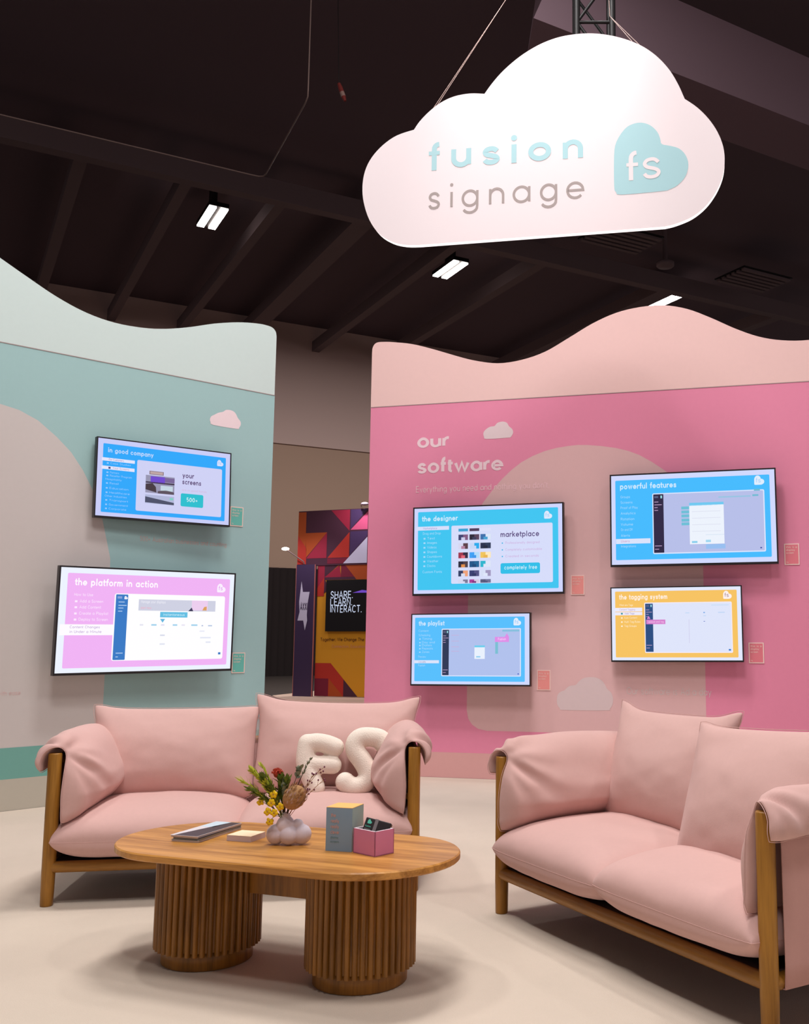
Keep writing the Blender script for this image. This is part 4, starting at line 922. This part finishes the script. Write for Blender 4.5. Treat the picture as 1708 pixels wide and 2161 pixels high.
sofa((-.139, 4.096), -1.02, 'pink sofa at the right, seen from its open side with slumped back cushions',
     [dict(u=.402, v=.52, z=.552, W=.70, H=.50, T=.24, tilt=.28, yaw=.04, roll=.005, seed=2, flip=True, droop=.0, ears=(.036, .026)),
      dict(u=1.128, v=.34, z=.534, W=.80, H=.545, T=.235, tilt=.28, yaw=-.05, roll=.055, seed=1, flip=True, droop=.0, ears=(.012, .01))],
     [(-.012, .755, 4), (.685, 1.487, 3, -.068, .66, .004)], ((6, .95), (5, .34)))

# ------------------------------------------------------------------ letter cushions on the left sofa
def letter_cushion(kind, loc, rot, label):
    r = empty('letter_cushion', loc, 0, label, 'cushion', 'white letter cushions on the sofa'); r.rotation_euler = rot
    b = MB()
    def tubeb(pts, rad, n=5):
        q = smooth_path(pts, n); b.tube([(x, 0, z) for x, z in q], rad, M['boucle'], 16)
        for e in (q[0], q[-1]): b.ball((e[0], 0, e[1]), rad, M['boucle'], 16, 10)
    u_ = .000574
    def Q(L_, cx_, by_): return [((a-cx_)*u_, (by_-c)*u_) for a, c in L_]
    if kind == 'S':
        tubeb(Q([(1172, 522), (1140, 482), (1070, 468), (990, 472), (945, 515), (950, 585), (1005, 655), (1052, 730), (1060, 800), (1010, 852), (935, 862), (882, 825)], 970, 940), .0450)
    else:
        tubeb(Q([(575, 520), (566, 600), (568, 680), (600, 760), (640, 840), (655, 868)], 680, 952), .043)
        tubeb(Q([(575, 525), (650, 515), (730, 530), (795, 556)], 680, 952), .0430)
        tubeb(Q([(575, 680), (680, 690), (785, 697)], 680, 952), .0400)
    o = b.build('cushion_body', r)
    m_ = o.modifiers.new('re', 'REMESH'); m_.mode = 'VOXEL'; m_.voxel_size = .006; m_.use_smooth_shade = True
    m_ = o.modifiers.new('sm', 'SMOOTH'); m_.iterations = 8; m_.factor = .6
    return r
def sofa_pt(o, az, u, v, z):
    return (o[0]+u*math.cos(az)-v*math.sin(az), o[1]+u*math.sin(az)+v*math.cos(az), z)
LO, LA = (-1.996, 4.19), .169
letter_cushion('F', sofa_pt(LO, LA, 1.062, .25, .358), (-.22, .0, LA), 'white boucle letter F cushion, left one on the sofa')
letter_cushion('S', sofa_pt(LO, LA, 1.226, .24, .362), (-.22, .04, LA), 'white boucle letter S cushion, right one by the sofa arm')

# ------------------------------------------------------------------ coffee table
TA = -.362; tc_ = (-.845, 3.43, 0)
t = empty('coffee_table', tc_, TA, 'oval wooden coffee table on two fluted drum legs', 'coffee table')
def stadium(hl, r_, n=28):
    p = []
    for i in range(n+1): a = -PI/2+PI*i/n; p.append((hl+r_*math.cos(a), r_*math.sin(a)))
    for i in range(n+1): a = PI/2+PI*i/n; p.append((-hl+r_*math.cos(a), r_*math.sin(a)))
    return p
HT = .397
def slab(mb, hl, r_, z0, z1, m, e=.004):
    lv = [(r_-e, z0), (r_, z0+e), (r_, z1-e), (r_-e, z1)]; vs = []
    for rr, z_ in lv: vs += [(x, y_, z_) for x, y_ in stadium(hl, rr)]
    n_ = len(stadium(hl, r_)); fs = [(j*n_+i, j*n_+(i+1) % n_, (j+1)*n_+(i+1) % n_, (j+1)*n_+i) for j in range(3) for i in range(n_)]
    mb.add(vs, fs, m); mb.add(vs[-n_:], [tuple(range(n_))], m); mb.add(vs[:n_], [tuple(range(n_))[::-1]], m)
mb = MB(); slab(mb, .325, .293, HT-.024, HT, M['table_wood']); mb.build('tabletop', t)
def pedestal(x):
    mb = MB(); R_ = .164; n_ = 44
    mb.lathe([(.146, .001), (.150, .004), (.150, .075), (.0, .075)], M['slat_wood'], 48, x, 0)
    pl_ = mb.build('plinth', t)
    mb = MB(); mb.lathe([(R_, .062), (R_, HT-.024), (0, HT-.024)], M['slat_wood'], 48, x, 0); mb.lathe([(0, .062), (R_, .062)], M['slat_wood'], 48, x, 0)
    for i in range(n_):
        a = 2*PI*i/n_; c_, s_ = math.cos(a), math.sin(a); q = []
        for k_ in range(7):
            b_ = PI*k_/6; q.append((.0090*math.cos(b_), .0125*math.sin(b_)))
        vs = []
        for z_ in (.052, HT-.0245):
            for (tt, rr) in q: vs.append((x+c_*(R_+rr)-s_*tt, s_*(R_+rr)+c_*tt, z_))
        mb.add(vs, [(k_, k_+7, k_+8, k_+1)[::-1] for k_ in range(6)], M['slat_wood'], True); mb.add(vs[:7], [tuple(range(7))], M['slat_wood'])
    mb.build('fluted_drum', t)
pedestal(-.299); pedestal(.299)
mb = MB(); mb.box(-.15, .15, -.012, .012, HT-.165, HT-.024, M['slat_wood']); mb.build('apron_board', t)

# ------------------------------------------------------------------ things on the table
def tbl(x, y, z=0): return (x, y, HT+z)
PAPER = mat('paper_white', rgb(214, 206, 208), .6); PG = mat('paper_grey', rgb(150, 150, 144), .6); BK = mat('cover_black', rgb(34, 26, 28), .35, spec=.5); BL = mat('cover_pale_blue', rgb(196, 214, 224), .5)
for i, (dx, dy, da, cov, lab) in enumerate(((0, 0, 0, PG, 'bottom booklet of the black and grey stack on the coffee table'), (.002, .003, .03, BK, 'middle booklet of the black and grey stack on the coffee table'), (-.001, -.002, -.02, PAPER, 'top booklet of the stack, pale cover with a wide black band'))):
    r = empty('booklet', tbl(-1.158+dx, 3.588+dy, .0002+i*.0072), 1.29+da, lab, 'booklet', 'stacked booklets on the coffee table')
    mb = MB(); mb.box(-.128, .128, -.052, .052, 0, .0058, PAPER if i != 1 else PG); mb.build('page_block', r)
    mb = MB(); mb.box(-.13, .13, -.054, .054, .0058, .0068, cov)
    if i == 2: mb.add([(-.128, -.052, .0069), (.128, -.052, .0069), (.128, -.012, .0069), (-.128, .040, .0069)], [(0, 1, 2, 3)], BK); mb.add([(.03, -.005, .0069), (.128, -.01, .0069), (.128, .05, .0069), (.03, .05, .0069)], [(0, 1, 2, 3)], BL)
    mb.build('cover', r)
r = empty('note_block', tbl(-1.0, 3.515, .0002), -.30, 'small block of cream cards left of the cloud vase', 'card block')
mb = MB(); mb.box(-.047, .047, -.045, .045, 0, .0185, mat('card_edge', rgb(206, 188, 190), .7)); mb.build('card_stack', r)
mb = MB(); mb.box(-.047, .047, -.045, .045, .0185, .0195, mat('card_top', rgb(246, 222, 186), .7)); mb.build('top_card', r)
# tall blue box
r = empty('gift_box', tbl(-.633, 3.362, .0002), -.245, 'tall blue grey box with pink words and an orange top', 'box')
BX = mat('box_blue', rgb(130, 156, 178), .7); BS = mat('box_teal_side', rgb(160, 186, 182), .7); BO = mat('box_orange', rgb(244, 186, 110), .7); BP = mat('box_pink_text', rgb(204, 158, 148), .7); BT = mat('box_teal_text', rgb(92, 130, 128), .7)
mb = MB(); mb.box(-.046, .046, -.044, .044, 0, .137, BX); mb.add([(.0462, -.044, 0), (.0462, .044, 0), (.0462, .044, .137), (.0462, -.044, .137)], [(0, 1, 2, 3)], BS); mb.build('box_body', r)
mb = MB(); mb.box(-.046, .046, -.044, .044, .137, .1385, BO); mb.build('box_top', r)
mb = MB()
for i, (wd, ww) in enumerate((('the', .017), ('really', .029), ('really', .029), ('clever', .031))): text(mb, wd, -.029, .107-i*.0178, .0095, -.0447, BP, ww, .3)
text(mb, 'display', -.029, .040, .005, -.0447, BT, .028, .2); text(mb, 'screens', -.029, .027, .005, -.0447, BT, .03, .2); mb.build('box_lettering', r)
# open pink box and the black case in it
r = empty('open_box', tbl(-.527, 3.300, .0002), -.70, 'open pink box with white lining holding a black case', 'box')
PKB = mat('box_pink', rgb(212, 132, 168), .7); WI = mat('box_lining', rgb(236, 222, 228), .7)
a, b, hh, th = .053, .040, .0765, .003
mb = MB()
for (x0, x1, y0, y1) in ((-a, a, -b, -b+th), (-a, a, b-th, b), (-a, -a+th, -b, b), (a-th, a, -b, b)): mb.box(x0, x1, y0, y1, 0, hh, PKB)
mb.box(-a, a, -b, b, 0, .003, PKB); mb.build('box_body', r)
mb = MB(); g = th+.0006
for (x0, x1, y0, y1) in ((-a+g-.003, a-g+.003, -b+g-.003, -b+g+.002), (-a+g-.003, a-g+.003, b-g-.002, b-g+.003), (-a+g-.003, -a+g+.002, -b+g, b-g), (a-g-.002, a-g+.003, -b+g, b-g)): mb.box(x0, x1, y0, y1, .01, hh+.0008, WI)
mb.build('box_lining', r)
r = empty('device_case', tbl(-.524, 3.305, .057), -.42, 'black case with grey band and teal logo standing in the pink box', 'case'); r.rotation_euler = (-.42, .22, -.14)
DK = mat('case_black', rgb(38, 30, 32), .5); GB = mat('case_band', rgb(120, 112, 114), .6); TG = mat('case_teal', rgb(90, 190, 165), .6)
mb = MB(); mb.box(-.042, .044, -.012, .012, -.022, .044, DK); mb.build('case_body', r, bevel=.003)
mb = MB(); mb.box(-.010, .001, -.0126, .0126, -.0225, .0446, GB); mb.build('case_band', r)
mb = MB(); draw_heart(mb, -.027, .032, .014, -.0126, TG); text(mb, 'fusion', -.037, .014, .0045, -.0126, TG, .019, .25); text(mb, 'signage', -.037, .005, .0045, -.0126, mat('case_grey_text', rgb(150, 140, 140), .6), .02, .2); mb.build('case_lettering', r)

# cloud vase and flowers
VX, VY = -.832, 3.425
VM = mat('vase_ceramic', rgb(216, 202, 210), .55, bump=.1, bscale=60)
mb = MB()
for (x, y_, z_, rr, sz) in ((-.043, 0, .0335, .0330, 1.), (.043, .0, .0335, .0330, 1.), (.002, -.010, .032, .0320, 1.), (-.012, 0, .060, .0320, 1.1), (.028, .002, .062, .0205, 1.05), (-.012, 0, .086, .0170, 1.2), (0, .016, .036, .033, 1)):
    mb.ball((x, y_, z_), rr, VM, 24, 16, (1, .85, sz))
v = tag(mb.build('cloud_vase', loc=tbl(VX, VY, .0006)), 'small lilac white cloud shaped ceramic vase on the coffee table', 'vase')
m_ = v.modifiers.new('re', 'REMESH'); m_.mode = 'VOXEL'; m_.voxel_size = .0022; m_.use_smooth_shade = True
m_ = v.modifiers.new('sm', 'SMOOTH'); m_.iterations = 3; m_.factor = .6
NK = Vector((VX-.016, VY, HT+.097))
LG = mat('leaf_lime', rgb(186, 188, 60), .6, noise=.25, nscale=60); LD_ = mat('leaf_green', rgb(104, 118, 44), .6, noise=.25, nscale=60); LGY = mat('leaf_grey_green', rgb(130, 136, 112), .7); ST = mat('stem_dark', rgb(70, 54, 40), .7)
YF = mat('petal_yellow', rgb(232, 192, 20), .55); RF = mat('petal_red', rgb(184, 66, 44), .7); BR = mat('dried_brown', rgb(168, 126, 84), .85, noise=.3, nscale=120); BR2 = mat('dried_pink_brown', rgb(178, 144, 130), .85, noise=.2, nscale=90); PU = mat('bud_purple', rgb(120, 66, 84), .7)
PX = .00166
def T(px, py, dy=0.0): return Vector((NK.x+(px-599)*PX, NK.y+dy, NK.z+(1719-py)*PX))
def stem_pts(p, bend=.25, n=8):
    q = NK+Vector((0, 0, -.03)); c_ = NK.lerp(p, .45)+Vector((0, 0, bend*(p-NK).length*.5)); out_ = []
    for i in range(n+1):
        t_ = i/n; out_.append(q*(1-t_)**2+c_*2*t_*(1-t_)+p*t_*t_)
    return out_
def blade(mb, p, d, up, L_, w_, m):
    d = d.normalized(); s_ = d.cross(up); s_ = s_.normalized() if s_.length > 1e-4 else Vector((1, 0, 0)); u_ = s_.cross(d)
    vs = [p, p+d*L_*.35+s_*w_, p+d*L_*.35+u_*w_*.3, p+d*L_*.35-s_*w_, p+d*L_*.75+s_*w_*.7-u_*L_*.04, p+d*L_*.75-s_*w_*.7-u_*L_*.04, p+d*L_-u_*L_*.1]
    mb.add(vs, [(0, 1, 2), (0, 2, 3), (1, 4, 2), (2, 4, 5), (2, 5, 3), (4, 6, 5)], m)
def sprig(tgt, m, n, L_, w_, label, spread=.9, start=.35):
    r = empty('leaf_sprig', NK, 0, label, 'foliage', 'sprigs in the cloud vase')
    P0 = [p-NK for p in stem_pts(tgt)]
    b_ = MB(); b_.tube(P0, [.0016]*6+[.001]*3, ST, 5); b_.build('stem', r)
    b_ = MB()
    for i in range(int(n*1.5)):
        t_ = start+(1-start)*random.random(); k_ = t_*(len(P0)-1.001); j = int(k_); p = P0[j].lerp(P0[j+1], k_-j); d = (P0[j+1]-P0[j]).normalized()
        rnd = Vector((random.uniform(-1, 1), random.uniform(-1, 1), random.uniform(-1, 1)))
        dd = (d+rnd*spread*.8).normalized(); blade(b_, p, dd, rnd, L_*random.uniform(.8, 1.4), w_*1.45, m)
    b_.build('leaves', r)
sprig(T(512, 1652, -.01), LG, 60, .026, .0012, 'wispy lime sprig reaching furthest left in the vase', .8)
sprig(T(534, 1634, .0), LG, 90, .026, .0030, 'broad lime green sprig at the upper left of the vase', .7)
sprig(T(548, 1624, .01), LG, 40, .024, .0018, 'thin upright lime spike above the vase', .5)
sprig(T(556, 1646, -.015), LD_, 110, .026, .0030, 'dense dark green sprig left of centre in the vase')
sprig(T(530, 1668, -.01), LD_, 70, .024, .0022, 'low green sprig leaning left over the table')
sprig(T(586, 1646, .01), LD_, 60, .026, .0055, 'dark green leaves in the middle under the red flower')
sprig(T(562, 1655, -.02), LG, 80, .026, .0026, 'lime green sprig crossing low over the yellow flowers')
sprig(T(572, 1662, -.025), LD_, 70, .022, .0030, 'short dark sprig nearest the yellow flowers')
sprig(T(602, 1650, -.005), LD_, 60, .024, .0040, 'dark green sprig just right of the red flower')
sprig(T(597, 1660, -.012), LGY, 26, .018, .0045, 'grey green leaves in front of the middle', .9, .6)
sprig(T(625, 1628, .01), LGY, 16, .016, .0060, 'round grey leaved sprig beside the letter F cushion', .9, .75)
sprig(T(645, 1611, .02), LGY, 14, .012, .0022, 'thin grey twig reaching highest over the letter F cushion', .7, .7)
def flower_stem(tgt, label, bend):
    r = empty('yellow_flower', NK, 0, label, 'flower', 'yellow flowers in the cloud vase')
    P0 = [p-NK for p in stem_pts(tgt, bend)]; b_ = MB(); b_.tube(P0, .0011, LD_, 5); b_.build('stem', r)
    b_ = MB(); c_ = tgt-NK
    for i in range(5):
        a_ = 2*PI*i/5+random.random(); rr = Euler((random.uniform(-.5, .5), a_, 0)).to_matrix()
        b_.ball(c_+rr @ Vector((.006, -.002, 0)), .0082, YF, 8, 6, (1, .45, .8), rr)
    b_.ball(c_+Vector((0, -.004, 0)), .0028, BR, 8, 6); b_.build('bloom', r)
for px, py, dy, bd, lab in ((580, 1676, -.03, .2, 'topmost yellow flower in the vase'), (577, 1692, -.035, .25, 'yellow flower below the topmost one'), (594, 1700, -.03, .2, 'yellow flower nearest the vase neck'), (570, 1709, -.035, .5, 'yellow flower low on the left of the vase'), (584, 1711, -.04, .4, 'yellow flower just left of the vase neck'), (575, 1728, -.035, 1.0, 'drooping yellow flower hanging beside the vase'), (551, 1692, -.01, .3, 'small yellow bloom furthest left of the vase')):
    flower_stem(T(px, py, dy), lab, bd)
r = empty('red_flower', NK, 0, 'red pincushion flower behind the green leaves', 'flower')
P0 = [p-NK for p in stem_pts(T(578, 1640, .02))]; b_ = MB(); b_.tube(P0, .0018, ST, 6); b_.build('stem', r)
b_ = MB(); c_ = P0[-1]
for i in range(90):
    d = Vector((random.gauss(0, 1), random.gauss(0, 1), abs(random.gauss(0, 1))*.9+.05)).normalized(); b_.tube([c_+d*.004, c_+d*.021], [.0022, .0012], RF, 4)
b_.ball(c_, .013, RF, 12, 8); b_.build('bloom', r)
r = empty('dried_banksia', NK, 0, 'large brown dried cone flower leaning right out of the vase', 'flower')
tg_ = T(620, 1683, -.02); P0 = [p-NK for p in stem_pts(T(612, 1702, -.01), .1)]; b_ = MB(); b_.tube(P0, .0028, ST, 6); b_.build('stem', r)
b_ = MB(); rr = Euler((0, .62, 0)).to_matrix(); c_ = tg_-NK
b_.ball(c_, .038, BR, 20, 14, (.95, .9, 1.12), rr)
for i in range(170):
    th_ = random.random()*2*PI; zz = random.uniform(-.9, .75); rad = math.sqrt(1-zz*zz); p = rr @ Vector((rad*math.cos(th_)*.037, rad*math.sin(th_)*.035, zz*.043)); ax = rr @ Vector((0, 0, 1))
    blade(b_, c_+p*.98, (ax*1.2+p.normalized()*.35), p, .017, .0035, BR if random.random() < .6 else BR2)
b_.build('bloom', r)
for px, py, lab in ((655, 1640, 'dried sprig with purple buds right of the cone flower'), (676, 1650, 'dried sprig with purple buds reaching furthest right'), (667, 1630, 'dried sprig with purple buds crossing the letter F cushion')):
    r = empty('dried_sprig', NK, 0, lab, 'flower', 'dried budded sprigs in the cloud vase')
    P0 = [p-NK for p in stem_pts(T(px, py, .01), .05)]; b_ = MB(); b_.tube(P0, .0009, BR, 5)
    tips = []
    for i in range(7):
        k_ = random.uniform(4.2, 7.9); j = int(k_); p = P0[j].lerp(P0[j+1], k_-j); d = (P0[j+1]-P0[j]).normalized()+Vector((random.uniform(-.8, .8), random.uniform(-.5, .5), random.uniform(-.5, .8)))
        q = p+d.normalized()*random.uniform(.014, .028); b_.tube([p, q], .0006, BR, 4); tips.append(q)
    b_.build('stem', r)
    b_ = MB()
    for q in tips+[P0[-1]]: b_.ball(q, .0028, PU, 8, 6, (1, 1, 1.3))
    b_.build('buds', r)
